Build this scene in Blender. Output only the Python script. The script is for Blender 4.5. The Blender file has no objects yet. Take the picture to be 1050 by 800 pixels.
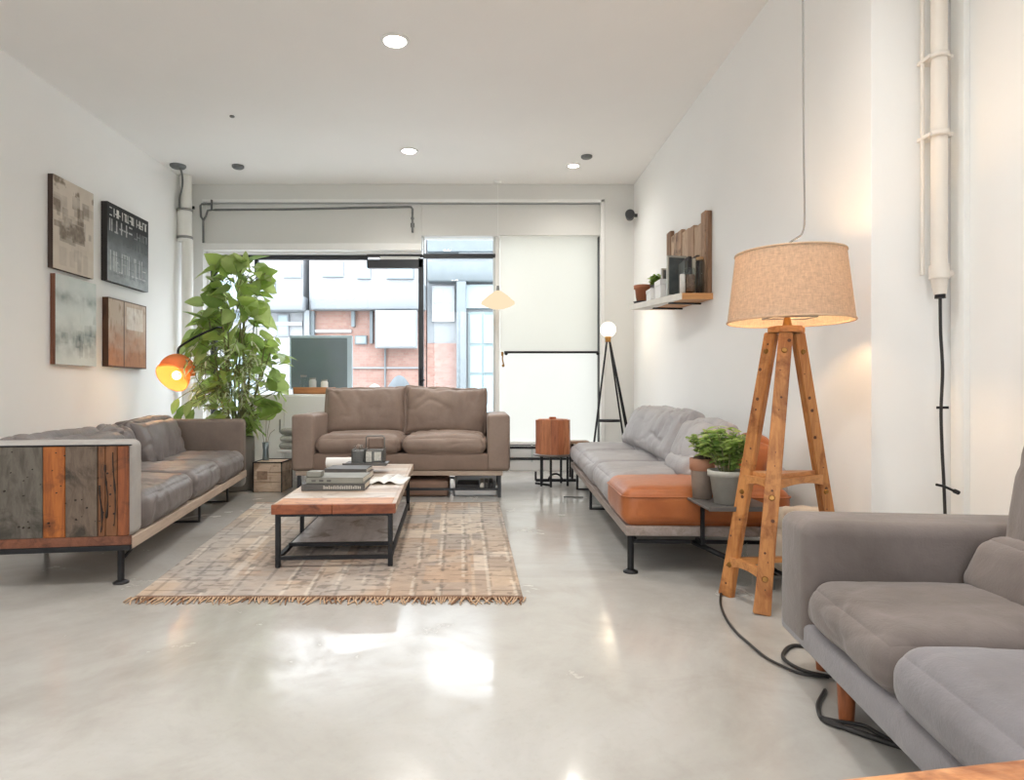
import bpy, bmesh, math, random
import numpy as np
from mathutils import Vector, Matrix, noise, Euler

random.seed(7)
SC = bpy.context.scene
COL = SC.collection
PI = math.pi

# ------------------------------------------------------------------ camera
F, CX, CY, H = 670.0, 494.0, 403.0, 0.95          # focal length and principal point in px of a 1050x800 frame; eye height
cam_data = bpy.data.cameras.new('camera')
cam = bpy.data.objects.new('camera', cam_data)
COL.objects.link(cam)
cam.location = (0, 0, H)
cam.rotation_euler = (PI / 2, 0, 0)
cam_data.sensor_width = 36.0
cam_data.lens = F / 1050 * 36.0
cam_data.shift_x = (525 - CX) / 1050
cam_data.shift_y = (CY - 400) / 1050
cam_data.clip_start = 0.02
cam_data.clip_end = 200
SC.camera = cam

# ------------------------------------------------------------------ light, sky, exposure
SC.view_settings.view_transform = 'Standard'
SC.view_settings.look = 'None'
SC.view_settings.gamma = 1.0
SC.view_settings.use_curve_mapping = False
SC.view_settings.exposure = 0.72
SKY_STRENGTH = 4.0
DOWNLIGHT_W = 66.0
world = bpy.data.worlds.new('sky')
SC.world = world
world.use_nodes = True
bg = world.node_tree.nodes['Background']
bg.inputs['Color'].default_value = (0.90, 0.955, 1.0, 1)
bg.inputs['Strength'].default_value = SKY_STRENGTH
SC.cycles.diffuse_bounces = 8
SC.cycles.max_bounces = 16
SC.cycles.transparent_max_bounces = 24
SC.cycles.sample_clamp_indirect = 6.0

ROOM_Y0, WALL_L, WALL_R, WALL_RN, JOG_Y, BACK_Y, CEIL = -2.6, -3.51, 1.83, 2.22, 3.07, 7.86, 3.46

def portal(name, loc, rot, sx, sy):
    d = bpy.data.lights.new(name, 'AREA'); d.shape = 'RECTANGLE'; d.size = sx; d.size_y = sy
    d.cycles.is_portal = True
    o = bpy.data.objects.new(name, d); COL.objects.link(o); o.location = loc; o.rotation_euler = rot
portal('street_side_sky_portal', (-0.94, 8.45, 1.6), (-PI / 2, 0, 0), 4.8, 3.2)
portal('yard_side_sky_portal', (-0.65, ROOM_Y0 - 0.2, 1.75), (PI / 2, 0, 0), 1.5, 3.2)

# ------------------------------------------------------------------ helpers
def P(px, py, Y):
    return Vector(((px - CX) * Y / F, Y, H - (py - CY) * Y / F))

def XX(px, Y): return (px - CX) * Y / F
def ZZ(py, Y): return H - (py - CY) * Y / F

def lin(v):
    v = v / 255.0
    return v / 12.92 if v <= 0.04045 else ((v + 0.055) / 1.055) ** 2.4
def C(r, g, b): return (lin(r), lin(g), lin(b), 1.0)

MW = {}                                        # world matrix of every Empty, by name

def tag(o, label=None, cat=None, group=None, kind=None):
    if label: o['label'] = label
    if cat: o['category'] = cat
    if group: o['group'] = group
    if kind: o['kind'] = kind
    return o

def empty(name, loc=(0, 0, 0), rz=0.0, label=None, cat=None, group=None, kind=None):
    o = bpy.data.objects.new(name, None)
    COL.objects.link(o)
    o.location = loc; o.rotation_euler = (0, 0, rz); o.empty_display_size = 0.1
    MW[o.name] = Matrix.Translation(Vector(loc)) @ Matrix.Rotation(rz, 4, 'Z')
    return tag(o, label, cat, group, kind)

def kids(o): return [c for c in COL.objects if c.parent == o]

def copy_tree(o, parent=None):
    c = o.copy(); COL.objects.link(c)
    if parent is not None: c.parent = parent
    for ch in kids(o): copy_tree(ch, c)
    return c

class MB:
    """collects shapes; build() links them as ONE mesh object"""
    def __init__(self):
        self.v = []; self.f = []; self.m = []; self.s = []; self.col = []
    def add(self, verts, faces, mi=0, smooth=False, M=None):
        b = len(self.v)
        if M is not None: verts = [M @ Vector(p) for p in verts]
        self.v.extend([tuple(p) for p in verts])
        for f in faces:
            self.f.append(tuple(b + i for i in f)); self.m.append(mi); self.s.append(smooth)
        return self
    def bm(self, bm, mi=0, smooth=False, M=None):
        bm.verts.index_update()
        self.add([v.co.copy() for v in bm.verts], [[v.index for v in f.verts] for f in bm.faces], mi, smooth, M)
        bm.free(); return self
    def box(self, lo, hi, bev=0.0, mi=0, seg=2, M=None, smooth=None):
        lo = Vector(lo); hi = Vector(hi)
        b = bmesh.new(); bmesh.ops.create_cube(b, size=1.0)
        for v in b.verts:
            v.co = Vector(((lo[i] + hi[i]) / 2 + v.co[i] * (hi[i] - lo[i]) for i in range(3)))
        if bev > 0:
            bmesh.ops.bevel(b, geom=list(b.edges), offset=bev, segments=seg, profile=0.5, affect='EDGES')
        return self.bm(b, mi, (bev > 0.012) if smooth is None else smooth, M)
    def cyl(self, p0, p1, r0, r1=None, seg=12, mi=0, smooth=True, M=None, caps=True):
        r1 = r0 if r1 is None else r1
        p0 = Vector(p0); p1 = Vector(p1); d = (p1 - p0).normalized()
        a = d.orthogonal().normalized(); b = d.cross(a)
        vs = []
        for p, r in ((p0, r0), (p1, r1)):
            for i in range(seg):
                t = 2 * PI * i / seg
                vs.append(p + (a * math.cos(t) + b * math.sin(t)) * r)
        fs = [(i, (i + 1) % seg, seg + (i + 1) % seg, seg + i) for i in range(seg)]
        self.add(vs, fs, mi, smooth, M)
        if caps:
            self.add(vs[:seg], [tuple(range(seg))[::-1]], mi, False, M)
            self.add(vs[seg:], [tuple(range(seg))], mi, False, M)
        return self
    def tube(self, pts, r, seg=8, mi=0, M=None, closed=False):
        pts = [Vector(p) for p in pts]; n = len(pts)
        rr = r if isinstance(r, (list, tuple)) else [r] * n
        vs = []; prev = None
        for k, p in enumerate(pts):
            if closed: d = pts[(k + 1) % n] - pts[k - 1]
            else: d = pts[min(k + 1, n - 1)] - pts[max(k - 1, 0)]
            d.normalize()
            if prev is None: a = d.orthogonal().normalized()
            else:
                a = prev - d * prev.dot(d)
                a = a.normalized() if a.length > 1e-6 else d.orthogonal().normalized()
            prev = a; b = d.cross(a)
            for i in range(seg):
                t = 2 * PI * i / seg
                vs.append(p + (a * math.cos(t) + b * math.sin(t)) * rr[k])
        fs = []
        for k in range(n if closed else n - 1):
            k2 = (k + 1) % n
            for i in range(seg):
                j = (i + 1) % seg
                fs.append((k * seg + i, k * seg + j, k2 * seg + j, k2 * seg + i))
        if not closed:
            fs.append(tuple(range(seg))[::-1]); fs.append(tuple((n - 1) * seg + i for i in range(seg)))
        return self.add(vs, fs, mi, True, M)
    def bar(self, p0, p1, w, h=None, mi=0, up=(0, 0, 1), bev=0.0, M=None):
        """rectangular bar from p0 to p1"""
        h = w if h is None else h
        p0 = Vector(p0); p1 = Vector(p1); d = (p1 - p0); L = d.length; d.normalize()
        u = Vector(up)
        if abs(d.dot(u)) > 0.98: u = Vector((0, 1, 0))
        a = d.cross(u).normalized(); b = a.cross(d)
        R = Matrix((a, d, b)).transposed().to_4x4(); R.translation = (p0 + p1) / 2
        if M is not None: R = M @ R
        return self.box((-w / 2, -L / 2, -h / 2), (w / 2, L / 2, h / 2), bev, mi, 1, R, False)
    def lathe(self, prof, c=(0, 0, 0), seg=32, mi=0, M=None, cap=False, smooth=True):
        c = Vector(c); vs = []; n = len(prof)
        for r, z in prof:
            for i in range(seg):
                t = 2 * PI * i / seg
                vs.append(c + Vector((r * math.cos(t), r * math.sin(t), z)))
        fs = []
        for k in range(n - 1):
            for i in range(seg):
                j = (i + 1) % seg
                fs.append((k * seg + i, k * seg + j, (k + 1) * seg + j, (k + 1) * seg + i))
        if cap:
            fs.append(tuple(range(seg))[::-1]); fs.append(tuple((n - 1) * seg + i for i in range(seg)))
        return self.add(vs, fs, mi, smooth, M)
    def sphere(self, c, r, mi=0, seg=20, sc=(1, 1, 1), M=None):
        b = bmesh.new(); bmesh.ops.create_uvsphere(b, u_segments=seg, v_segments=max(8, seg // 2), radius=r)
        for v in b.verts: v.co = Vector((v.co.x * sc[0], v.co.y * sc[1], v.co.z * sc[2])) + Vector(c)
        return self.bm(b, mi, True, M)
    def cushion(self, c, size, r=0.06, puff=0.03, wr=0.005, seed=0, n=16, M=None, mi=0, side=0.3, sag=0.0, lean=0.0, tuft=None, crease=1.0, knife=0.0, ears=0.0):
        """soft upholstered cushion: rounded box with crown, creased surface"""
        w, d, h = size; r = min(r, w * .49, d * .49, h * .49)
        ts = [math.sin((i / n * 2 - 1) * PI / 2 * 0.94) / math.sin(PI / 2 * 0.94) for i in range(n + 1)]
        idx = {}; vs = []; fs = []
        half = Vector((w / 2, d / 2, h / 2))
        off = Vector((seed * 3.17, seed * 1.71, seed * 2.33))
        def vert(u, v, t):
            k = (round(u, 5), round(v, 5), round(t, 5))
            if k in idx: return idx[k]
            p = Vector((u * half.x, v * half.y, t * half.z))
            q = Vector([max(-(half[i] - r), min(half[i] - r, p[i])) for i in range(3)])
            dd = p - q
            nrm = dd.normalized() if dd.length > 1e-9 else Vector((0, 0, 1))
            p = q + nrm * r
            cu = max(0, 1 - u * u); cv = max(0, 1 - v * v); ct = max(0, 1 - t * t)
            p.z += t * puff * (cu ** .6) * (cv ** .6) - sag * cu * cv * (1 if t > 0 else 0.3)
            p.x += u * puff * side * (cv * ct) ** .6
            p.y += v * puff * side * (cu * ct) ** .6
            if ears:
                p.z += t * ears * (u * u) ** 3 * (t * t); p.x += u * ears * .6 * (t * t) ** 3 * (1 if t > 0 else .4)
            if knife: p.y *= 1 - knife * (1 - math.sqrt(max(0, 1 - abs(u) ** 3.2)) * math.sqrt(max(0, 1 - abs(t) ** 3.2)))
            s = noise.noise(p * 2.6 + off) * .7 + noise.noise(p * 6.0 + off) * .35
            # creases: thin valleys running from the seams inward
            q1 = Vector((p.x * 7 + p.y * 2.5 + off.x, p.y * 2.4 + p.z * 1.5, p.z * 2.5 + off.z)); q2 = Vector((p.x * 2.6, p.y * 6.5 - p.x * 2.0 + off.y, p.z * 5))
            for q_, k_ in ((q1, 1.0), (q2, .8)):
                c_ = max(0.0, 1 - abs(noise.noise(q_)) * 5.0)
                s -= crease * k_ * c_ * c_ * (.35 + max(0, noise.noise(p * 2.2 - off)) * 1.6)
            p += nrm * (wr * s)
            if tuft:
                for tx, ty, ta, tr in tuft:
                    g = math.exp(-((p.x - tx) ** 2 + (p.y - ty) ** 2) / tr ** 2)
                    if t > 0: p.z -= ta * g
            p.y += lean * (p.z + half.z)
            idx[k] = len(vs); vs.append(p); return idx[k]
        for ax in range(3):
            for sgn in (-1, 1):
                for i in range(n):
                    for j in range(n):
                        cs = []
                        for a, b in ((i, j), (i + 1, j), (i + 1, j + 1), (i, j + 1)):
                            q = [0, 0, 0]; q[ax] = sgn; q[(ax + 1) % 3] = ts[a]; q[(ax + 2) % 3] = ts[b]
                            cs.append(vert(*q))
                        fs.append(tuple(cs) if sgn > 0 else tuple(cs[::-1]))
        T = Matrix.Translation(Vector(c))
        return self.add(vs, fs, mi, True, (M @ T) if M is not None else T)
    def build(self, name, mats, parent=None, world=False, label=None, cat=None, group=None, kind=None, origin=None):
        """world=True: the points are world points, brought into the parent's frame. origin: own origin for a thing that is one mesh"""
        me = bpy.data.meshes.new(name)
        vs = self.v
        if parent is not None and world:
            I = MW[parent.name].inverted(); vs = [I @ Vector(p) for p in vs]
        if origin is not None:
            o_ = Vector(origin); vs = [Vector(p) - o_ for p in vs]
        me.from_pydata([tuple(p) for p in vs], [], self.f)
        mats = mats if isinstance(mats, (list, tuple)) else [mats]
        for m in mats: me.materials.append(m)
        me.polygons.foreach_set('material_index', self.m)
        me.polygons.foreach_set('use_smooth', self.s)
        if len(self.col):
            ca = me.color_attributes.new('tone', 'FLOAT_COLOR', 'POINT')
            ca.data.foreach_set('color', np.asarray(self.col, dtype=np.float32).ravel())
        me.update()
        o = bpy.data.objects.new(name, me); COL.objects.link(o)
        if origin is not None: o.location = origin
        if parent is not None: o.parent = parent
        MW[o.name] = MW[parent.name].copy() if parent is not None and parent.name in MW else Matrix.Translation(Vector(origin or (0, 0, 0)))
        return tag(o, label, cat, group, kind)

def RZ(a, loc=(0, 0, 0)): return Matrix.Translation(Vector(loc)) @ Matrix.Rotation(a, 4, 'Z')

def smooth_path(pts, n=8):
    """Catmull-Rom through the points"""
    pts = [Vector(p) for p in pts]; out = []
    ext = [pts[0] * 2 - pts[1]] + pts + [pts[-1] * 2 - pts[-2]]
    for i in range(1, len(ext) - 2):
        a, b, c, d = ext[i - 1:i + 3]
        for k in range(n):
            t = k / n
            out.append(0.5 * ((2 * b) + (c - a) * t + (2 * a - 5 * b + 4 * c - d) * t * t + (3 * b - a - 3 * c + d) * t ** 3))
    out.append(pts[-1]); return out

# ------------------------------------------------------------------ materials
def new_mat(name):
    m = bpy.data.materials.new(name); m.use_nodes = True
    nt = m.node_tree; nt.nodes.clear()
    out = nt.nodes.new('ShaderNodeOutputMaterial')
    return m, nt, out

def N(nt, typ, **kw):
    n = nt.nodes.new(typ)
    for k, v in kw.items():
        if hasattr(n, k) and not k.startswith('in_'): setattr(n, k, v)
    return n

def coords(nt, scale=(1, 1, 1), rot=(0, 0, 0), loc=(0, 0, 0)):
    tc = nt.nodes.new('ShaderNodeTexCoord'); mp = nt.nodes.new('ShaderNodeMapping')
    mp.inputs['Scale'].default_value = scale; mp.inputs['Rotation'].default_value = rot; mp.inputs['Location'].default_value = loc
    nt.links.new(tc.outputs['Object'], mp.inputs['Vector'])
    return mp.outputs['Vector']

def noise_node(nt, vec, scale, detail=4, rough=.55, dist=0.0):
    n = nt.nodes.new('ShaderNodeTexNoise')
    n.inputs['Scale'].default_value = scale; n.inputs['Detail'].default_value = detail
    n.inputs['Roughness'].default_value = rough; n.inputs['Distortion'].default_value = dist
    nt.links.new(vec, n.inputs['Vector']); return n.outputs['Fac']

def ramp(nt, fac, stops):
    r = nt.nodes.new('ShaderNodeValToRGB')
    while len(r.color_ramp.elements) < len(stops): r.color_ramp.elements.new(0.5)
    for e, (p, c) in zip(r.color_ramp.elements, stops): e.position = p; e.color = c
    nt.links.new(fac, r.inputs['Fac']); return r.outputs['Color']

def mixc(nt, fac, a, b, mode='MIX'):
    m = nt.nodes.new('ShaderNodeMix'); m.data_type = 'RGBA'; m.blend_type = mode
    if isinstance(fac, (int, float)): m.inputs[0].default_value = fac
    else: nt.links.new(fac, m.inputs[0])
    for i, x in ((6, a), (7, b)):
        if isinstance(x, tuple): m.inputs[i].default_value = x
        else: nt.links.new(x, m.inputs[i])
    return m.outputs[2]

def maprange(nt, fac, a, b, c=0, d=1):
    m = nt.nodes.new('ShaderNodeMapRange')
    for i, x in enumerate((a, b, c, d)): m.inputs[i + 1].default_value = x
    nt.links.new(fac, m.inputs[0]); return m.outputs[0]

def principled(nt, out, color, rough=.5, metal=0.0, bump=None, bstr=.2, bdist=.01, spec=.5, sheen=0.0, coat=0.0):
    p = nt.nodes.new('ShaderNodeBsdfPrincipled')
    if isinstance(color, tuple): p.inputs['Base Color'].default_value = color
    else: nt.links.new(color, p.inputs['Base Color'])
    if isinstance(rough, (int, float)): p.inputs['Roughness'].default_value = rough
    else: nt.links.new(rough, p.inputs['Roughness'])
    p.inputs['Metallic'].default_value = metal
    p.inputs['Specular IOR Level'].default_value = spec
    if sheen: p.inputs['Sheen Weight'].default_value = sheen; p.inputs['Sheen Roughness'].default_value = .5
    if coat: p.inputs['Coat Weight'].default_value = coat; p.inputs['Coat Roughness'].default_value = .1
    if bump is not None:
        b = nt.nodes.new('ShaderNodeBump'); b.inputs['Strength'].default_value = bstr; b.inputs['Distance'].default_value = bdist
        nt.links.new(bump, b.inputs['Height']); nt.links.new(b.outputs['Normal'], p.inputs['Normal'])
    nt.links.new(p.outputs[0], out.inputs[0]); return p

def shade(c, k): return (min(1, c[0] * k), min(1, c[1] * k), min(1, c[2] * k), 1)

def plain(name, c, rough=.5, metal=0.0, var=.06, vs=6.0, bstr=0.0, bs=60.0, spec=.5, sheen=0.0):
    m, nt, out = new_mat(name); v = coords(nt)
    f = noise_node(nt, v, vs)
    col = ramp(nt, f, [(.3, shade(c, 1 - var)), (.7, shade(c, 1 + var))])
    b = noise_node(nt, v, bs, 3) if bstr else None
    principled(nt, out, col, rough, metal, b, bstr, .004, spec, sheen)
    return m

def leather(name, c, c2, rough=.55, spec=.4, sheen=.06):
    m, nt, out = new_mat(name); v = coords(nt)
    big = noise_node(nt, v, 2.6, 5, .6, .4); fine = noise_node(nt, v, 34, 4)
    col = ramp(nt, big, [(.32, c2), (.62, c)])
    col = mixc(nt, maprange(nt, fine, .35, .7, 0, .22), col, shade(c, .72))
    v2 = coords(nt, (1, 1, 1)); cre = noise_node(nt, v2, 9, 6, .62, .8)
    pore = noise_node(nt, v2, 160, 2)
    mx = nt.nodes.new('ShaderNodeMath'); mx.operation = 'MULTIPLY_ADD'; mx.inputs[1].default_value = .18
    nt.links.new(pore, mx.inputs[0]); nt.links.new(cre, mx.inputs[2])
    principled(nt, out, col, rough, 0, mx.outputs[0], .35, .012, spec, sheen)
    return m

def wood(name, c1, c2, axis='X', scale=9.0, rough=.5, stretch=12.0, dark=None, spec=.35, bstr=.25):
    m, nt, out = new_mat(name)
    s = [scale] * 3; s['XYZ'.index(axis)] = scale / stretch
    v = coords(nt, tuple(s))
    g = noise_node(nt, v, 2.2, 7, .62, .9)
    fine = noise_node(nt, v, 9, 4, .6, .2)
    col = ramp(nt, g, [(.3, c2), (.52, c1), (.75, shade(c1, 1.18))])
    col = mixc(nt, maprange(nt, fine, .45, .75, 0, .45), col, c2)
    if dark is not None:
        v2 = coords(nt, (1, 1, 1)); st = noise_node(nt, v2, 5.5, 5, .65, .6)
        col = mixc(nt, maprange(nt, st, .52, .66, 0, .85), col, dark)
    principled(nt, out, col, rough, 0, fine, bstr, .006, spec)
    return m

def metal_mat(name, c, rough=.45):
    return plain(name, c, rough, .85, .12, 20, .05, 90)

def glass_pane(name, tint=(1, 1, 1, 1), refl=.9):
    m, nt, out = new_mat(name)
    t = nt.nodes.new('ShaderNodeBsdfTransparent'); t.inputs[0].default_value = tint
    g = nt.nodes.new('ShaderNodeBsdfGlossy'); g.inputs['Roughness'].default_value = .02
    g.inputs['Color'].default_value = (refl, refl, refl, 1)
    fr = nt.nodes.new('ShaderNodeFresnel'); fr.inputs['IOR'].default_value = 1.45
    mx = nt.nodes.new('ShaderNodeMixShader')
    ge = nt.nodes.new('ShaderNodeNewGeometry'); k = nt.nodes.new('ShaderNodeMath'); k.operation = 'MULTIPLY'; iv = nt.nodes.new('ShaderNodeMath'); iv.operation = 'SUBTRACT'; iv.inputs[0].default_value = 1.0
    nt.links.new(ge.outputs['Backfacing'], iv.inputs[1]); nt.links.new(iv.outputs[0], k.inputs[0]); nt.links.new(fr.outputs[0], k.inputs[1])
    nt.links.new(k.outputs[0], mx.inputs[0]); nt.links.new(t.outputs[0], mx.inputs[1]); nt.links.new(g.outputs[0], mx.inputs[2])
    nt.links.new(mx.outputs[0], out.inputs[0]); return m

def translucent(name, c, trans=.6, clear=0.0, weave=0.0, c2=None):
    """diffuse + translucent cloth (or frosted pane), partly see-through"""
    m, nt, out = new_mat(name)
    col = c
    if weave:
        v = coords(nt, (1, 1, 1)); f = noise_node(nt, coords(nt, (140, 140, 30)), 1.0, 3, .7); g = noise_node(nt, coords(nt, (40, 40, 150)), 1.0, 3, .7)
        a = nt.nodes.new('ShaderNodeMath'); a.operation = 'ADD'; nt.links.new(f, a.inputs[0]); nt.links.new(g, a.inputs[1])
        col = ramp(nt, maprange(nt, a.outputs[0], .7, 1.3), [(0, shade(c, 1 - weave)), (1, shade(c, 1 + weave * .4))])
    d = nt.nodes.new('ShaderNodeBsdfDiffuse'); t = nt.nodes.new('ShaderNodeBsdfTranslucent')
    for n_ in (d, t):
        if isinstance(col, tuple): n_.inputs[0].default_value = col
        else: nt.links.new(col, n_.inputs[0])
    if c2 is not None: t.inputs[0].default_value = c2
    mx = nt.nodes.new('ShaderNodeMixShader'); mx.inputs[0].default_value = trans
    nt.links.new(d.outputs[0], mx.inputs[1]); nt.links.new(t.outputs[0], mx.inputs[2])
    last = mx
    if clear:
        tr = nt.nodes.new('ShaderNodeBsdfTransparent'); m2 = nt.nodes.new('ShaderNodeMixShader'); m2.inputs[0].default_value = clear
        nt.links.new(mx.outputs[0], m2.inputs[1]); nt.links.new(tr.outputs[0], m2.inputs[2]); last = m2
    nt.links.new(last.outputs[0], out.inputs[0]); return m

def emit(name, c, s):
    m, nt, out = new_mat(name); e = nt.nodes.new('ShaderNodeEmission')
    e.inputs[0].default_value = c; e.inputs[1].default_value = s
    nt.links.new(e.outputs[0], out.inputs[0]); return m

def tone_mat(name, rough=.8, bstr=.3, bs=120, sheen=0.0, spec=.3):
    """surface pattern held in the mesh's own colour attribute"""
    m, nt, out = new_mat(name)
    a = nt.nodes.new('ShaderNodeVertexColor'); a.layer_name = 'tone'
    f = noise_node(nt, coords(nt), bs, 3)
    principled(nt, out, a.outputs[0], rough, 0, f, bstr, .004, spec, sheen); return m

def wall_paint(name, c, rough=.7):
    m, nt, out = new_mat(name); v = coords(nt)
    f = noise_node(nt, v, 1.4, 5); col = ramp(nt, f, [(.3, shade(c, .975)), (.7, c)])
    b = noise_node(nt, v, 26, 5, .6)
    principled(nt, out, col, rough, 0, b, .06, .01, .25); return m

def fbm(h, w, sx, sy, seed, octs=4):
    rng = np.random.RandomState(seed); out = np.zeros((h, w)); amp = 1.0; tot = 0
    for o in range(octs):
        gy, gx = max(2, int(sy * 2 ** o)) + 2, max(2, int(sx * 2 ** o)) + 2
        g = rng.rand(gy, gx)
        y = np.linspace(0, gy - 1.001, h); x = np.linspace(0, gx - 1.001, w)
        y0 = y.astype(int); x0 = x.astype(int); fy = (y - y0)[:, None]; fx = (x - x0)[None]
        fy = fy * fy * (3 - 2 * fy); fx = fx * fx * (3 - 2 * fx)
        a = g[y0][:, x0]; b = g[y0][:, x0 + 1]; c = g[y0 + 1][:, x0]; d = g[y0 + 1][:, x0 + 1]
        out += amp * ((a * (1 - fx) + b * fx) * (1 - fy) + (c * (1 - fx) + d * fx) * fy); tot += amp; amp *= .55
    return out / tot

PAINT = wall_paint('white_wall_paint', C(243, 243, 242))
PAINT_C = wall_paint('ceiling_paint', C(242, 240, 238))
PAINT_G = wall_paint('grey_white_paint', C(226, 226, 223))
TRIMW = plain('white_gloss_trim', C(238, 238, 236), .35, var=.02)
BLACK = metal_mat('black_steel', C(52, 52, 54), .5)
BLACKP = plain('black_powder_coat', C(48, 50, 54), .45, var=.1)
STEEL = metal_mat('brushed_steel', C(150, 150, 148), .35)
PIPEW = plain('white_painted_pipe', C(232, 231, 226), .4, var=.03)
DARKRUB = plain('black_rubber_cable', C(38, 36, 36), .5)
BRASS = metal_mat('old_brass', C(150, 110, 60), .35)
GLASS = glass_pane('clear_window_glass')
GLASSW = glass_pane('clear_glassware', (.93, .95, .95, 1))

# ================================================================== the room
def concrete_floor():
    m, nt, out = new_mat('polished_concrete'); v = coords(nt)
    big = noise_node(nt, v, .7, 7, .62, .8); mid = noise_node(nt, v, 2.6, 7, .66, .6); fine = noise_node(nt, v, 46, 4)
    cloud = noise_node(nt, coords(nt, (1, 1, 1), (0, 0, .6), (7, 3, 0)), 1.3, 4, .55, .4)
    col = ramp(nt, big, [(.28, C(150, 146, 140)), (.5, C(178, 176, 172)), (.72, C(194, 194, 194))])
    col = mixc(nt, maprange(nt, mid, .48, .72, 0, .42), col, C(142, 137, 129))
    col = mixc(nt, maprange(nt, cloud, .42, .78, 0, .35), col, C(202, 202, 201))
    col = mixc(nt, maprange(nt, fine, .55, .8, 0, .3), col, C(166, 162, 156))
    rg = maprange(nt, mid, .34, .68, .06, .30)
    b = noise_node(nt, v, 2.2, 4, .55)
    principled(nt, out, col, rg, 0, b, .07, .02, .42)
    return m
FLOORM = concrete_floor()
BACKF = 8.2

def structure(name, mb, mats, parent=None):
    return mb.build(name, mats, parent, kind='structure')

structure('floor', MB().box((-3.8, ROOM_Y0 - .2, -.12), (2.6, BACKF, 0)), FLOORM)
structure('ceiling', MB().box((-3.8, ROOM_Y0 - .2, CEIL), (2.6, BACKF, CEIL + .15)), PAINT_C)
structure('wall_left', MB().box((WALL_L - .2, ROOM_Y0, 0), (WALL_L, BACKF, CEIL)), PAINT)
mb = MB().box((WALL_R, JOG_Y, 0), (2.5, BACKF, CEIL), .004)
mb.box((WALL_RN, ROOM_Y0, 0), (2.5, JOG_Y + .1, CEIL))
structure('wall_right', mb, PAINT)
OX0, OX1, OZ1 = XX(208, BACK_Y), XX(617, BACK_Y), ZZ(205, BACK_Y)
mb = MB().box((WALL_L - .1, BACK_Y, 0), (OX0, BACKF, CEIL)).box((OX1, BACK_Y, 0), (WALL_R + .1, BACKF, CEIL)).box((OX0, BACK_Y, OZ1), (OX1, BACKF, CEIL))
structure('wall_back', mb, PAINT_G)
# the yard end of the room, behind the camera: piers and an unseen opening added to let in fill light
mb = MB().box((WALL_L - .1, ROOM_Y0 - .2, 0), (-1.4, ROOM_Y0, CEIL)).box((.1, ROOM_Y0 - .2, 0), (2.5, ROOM_Y0, CEIL)).box((-1.4, ROOM_Y0 - .2, 3.3), (.1, ROOM_Y0, CEIL)).box((-1.4, ROOM_Y0 - .2, 0), (.1, ROOM_Y0, .2))
structure('wall_front', mb, PAINT)

# near right wall: white casing strip and skirting
mb = MB().box((WALL_RN - .03, JOG_Y - .1, 0), (WALL_RN, JOG_Y - .015, CEIL), .004)
structure('trim_1', mb, TRIMW)
structure('baseboard_left', MB().box((WALL_L, ROOM_Y0, 0), (WALL_L + .015, BACK_Y, .09), .003), TRIMW)
structure('baseboard_right', MB().box((WALL_R - .015, JOG_Y, 0), (WALL_R, BACK_Y, .09), .003), TRIMW)

# recess of the shopfront: moulding, deep head panels, white ledge, low wall
WY = 8.05
mb = MB().box((OX0, BACK_Y - .02, OZ1 - .03), (OX1 + .03, BACK_Y + .03, OZ1 + .005), .004).box((OX1 - .01, BACK_Y - .02, .3), (OX1 + .03, BACK_Y + .03, OZ1), .004)
structure('trim_2', mb, TRIMW)
zl, zr = ZZ(251, 7.93), ZZ(241, 7.93)
xm = XX(432, 7.93)
mb = MB().box((OX0, 7.93, zl), (xm, 8.19, OZ1 - .03), .004).box((xm, 7.95, zr), (OX1, 8.19, OZ1 - .03), .004)
structure('trim_3', mb, PAINT_G)
structure('trim_4', MB().box((OX0, 7.875, ZZ(257, 7.9)), (xm, 8.0, ZZ(250, 7.9)), .004).box((OX0 + .01, 7.96, ZZ(262, WY)), (xm, 8.19, ZZ(256, WY)), .003), TRIMW)
structure('trim_5', MB().box((OX0, 7.97, 0), (OX1, 8.19, .30), .005), PAINT)
structure('trim_6', MB().box((OX0, 7.98, .3), (XX(217, WY), 8.19, ZZ(262, WY)), .003), TRIMW)

GRAYFR = plain('pale_grey_window_frame', C(205, 210, 210), .4, var=.03)
def bars(lst, y0=WY - .025, y1=WY + .035, px=True, mi=0, mb=None):
    mb = mb or MB()
    for x0, y0p, x1, y1p in lst:
        mb.box((XX(x0, WY), y0, ZZ(y1p, WY)), (XX(x1, WY), y1, ZZ(y0p, WY)), .003, mi, 1)
    return mb
def pane(name, x0, y0p, x1, y1p, parent, m, y=WY + .005, th=.006):
    o = MB().box((XX(x0, WY), y, ZZ(y1p, WY)), (XX(x1, WY), y + th, ZZ(y0p, WY))).build(name, m, parent, True)
    return o
w = empty('window_1', (XX(320, WY), WY, .3), kind='structure')
bars([(262.2, 282, 264.2, 452)], WY - .01, WY + .03).build('glazing_bar', GRAYFR, w, True)
bars([(217, 263, 222.5, 456), (217, 262, 377, 266.5), (261.5, 266, 265, 282), (222, 451, 377, 456)]).build('frame', BLACKP, w, True)
pane('pane', 222, 266, 262, 452, w, GLASS); pane('pane', 265, 266, 376, 452, w, GLASS)
w = empty('door_1', (XX(405, WY), WY - .03, 0), kind='structure')
d = bars([(377, 262, 434, 264), (377, 267, 434, 275.5), (429.5, 266, 434.5, 456), (377, 451, 434, 456)], WY - .06, WY + .02).build('frame', BLACKP, w, True)
bars([(390, 263.6, 431, 267.2)], WY - .058, WY + .0).build('track', TRIMW, w, True)
MB().box((XX(431, WY), WY - .095, ZZ(398, WY)), (XX(433.6, WY), WY - .06, ZZ(378, WY)), .006).cyl((XX(432, WY), WY - .13, ZZ(390, WY)), (XX(432, WY), WY - .06, ZZ(390, WY)), .011).cyl((XX(432, WY), WY - .125, ZZ(390, WY)), (XX(436.5, WY), WY - .125, ZZ(390, WY)), .009).build('handle', BLACK, w, True)
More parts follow.
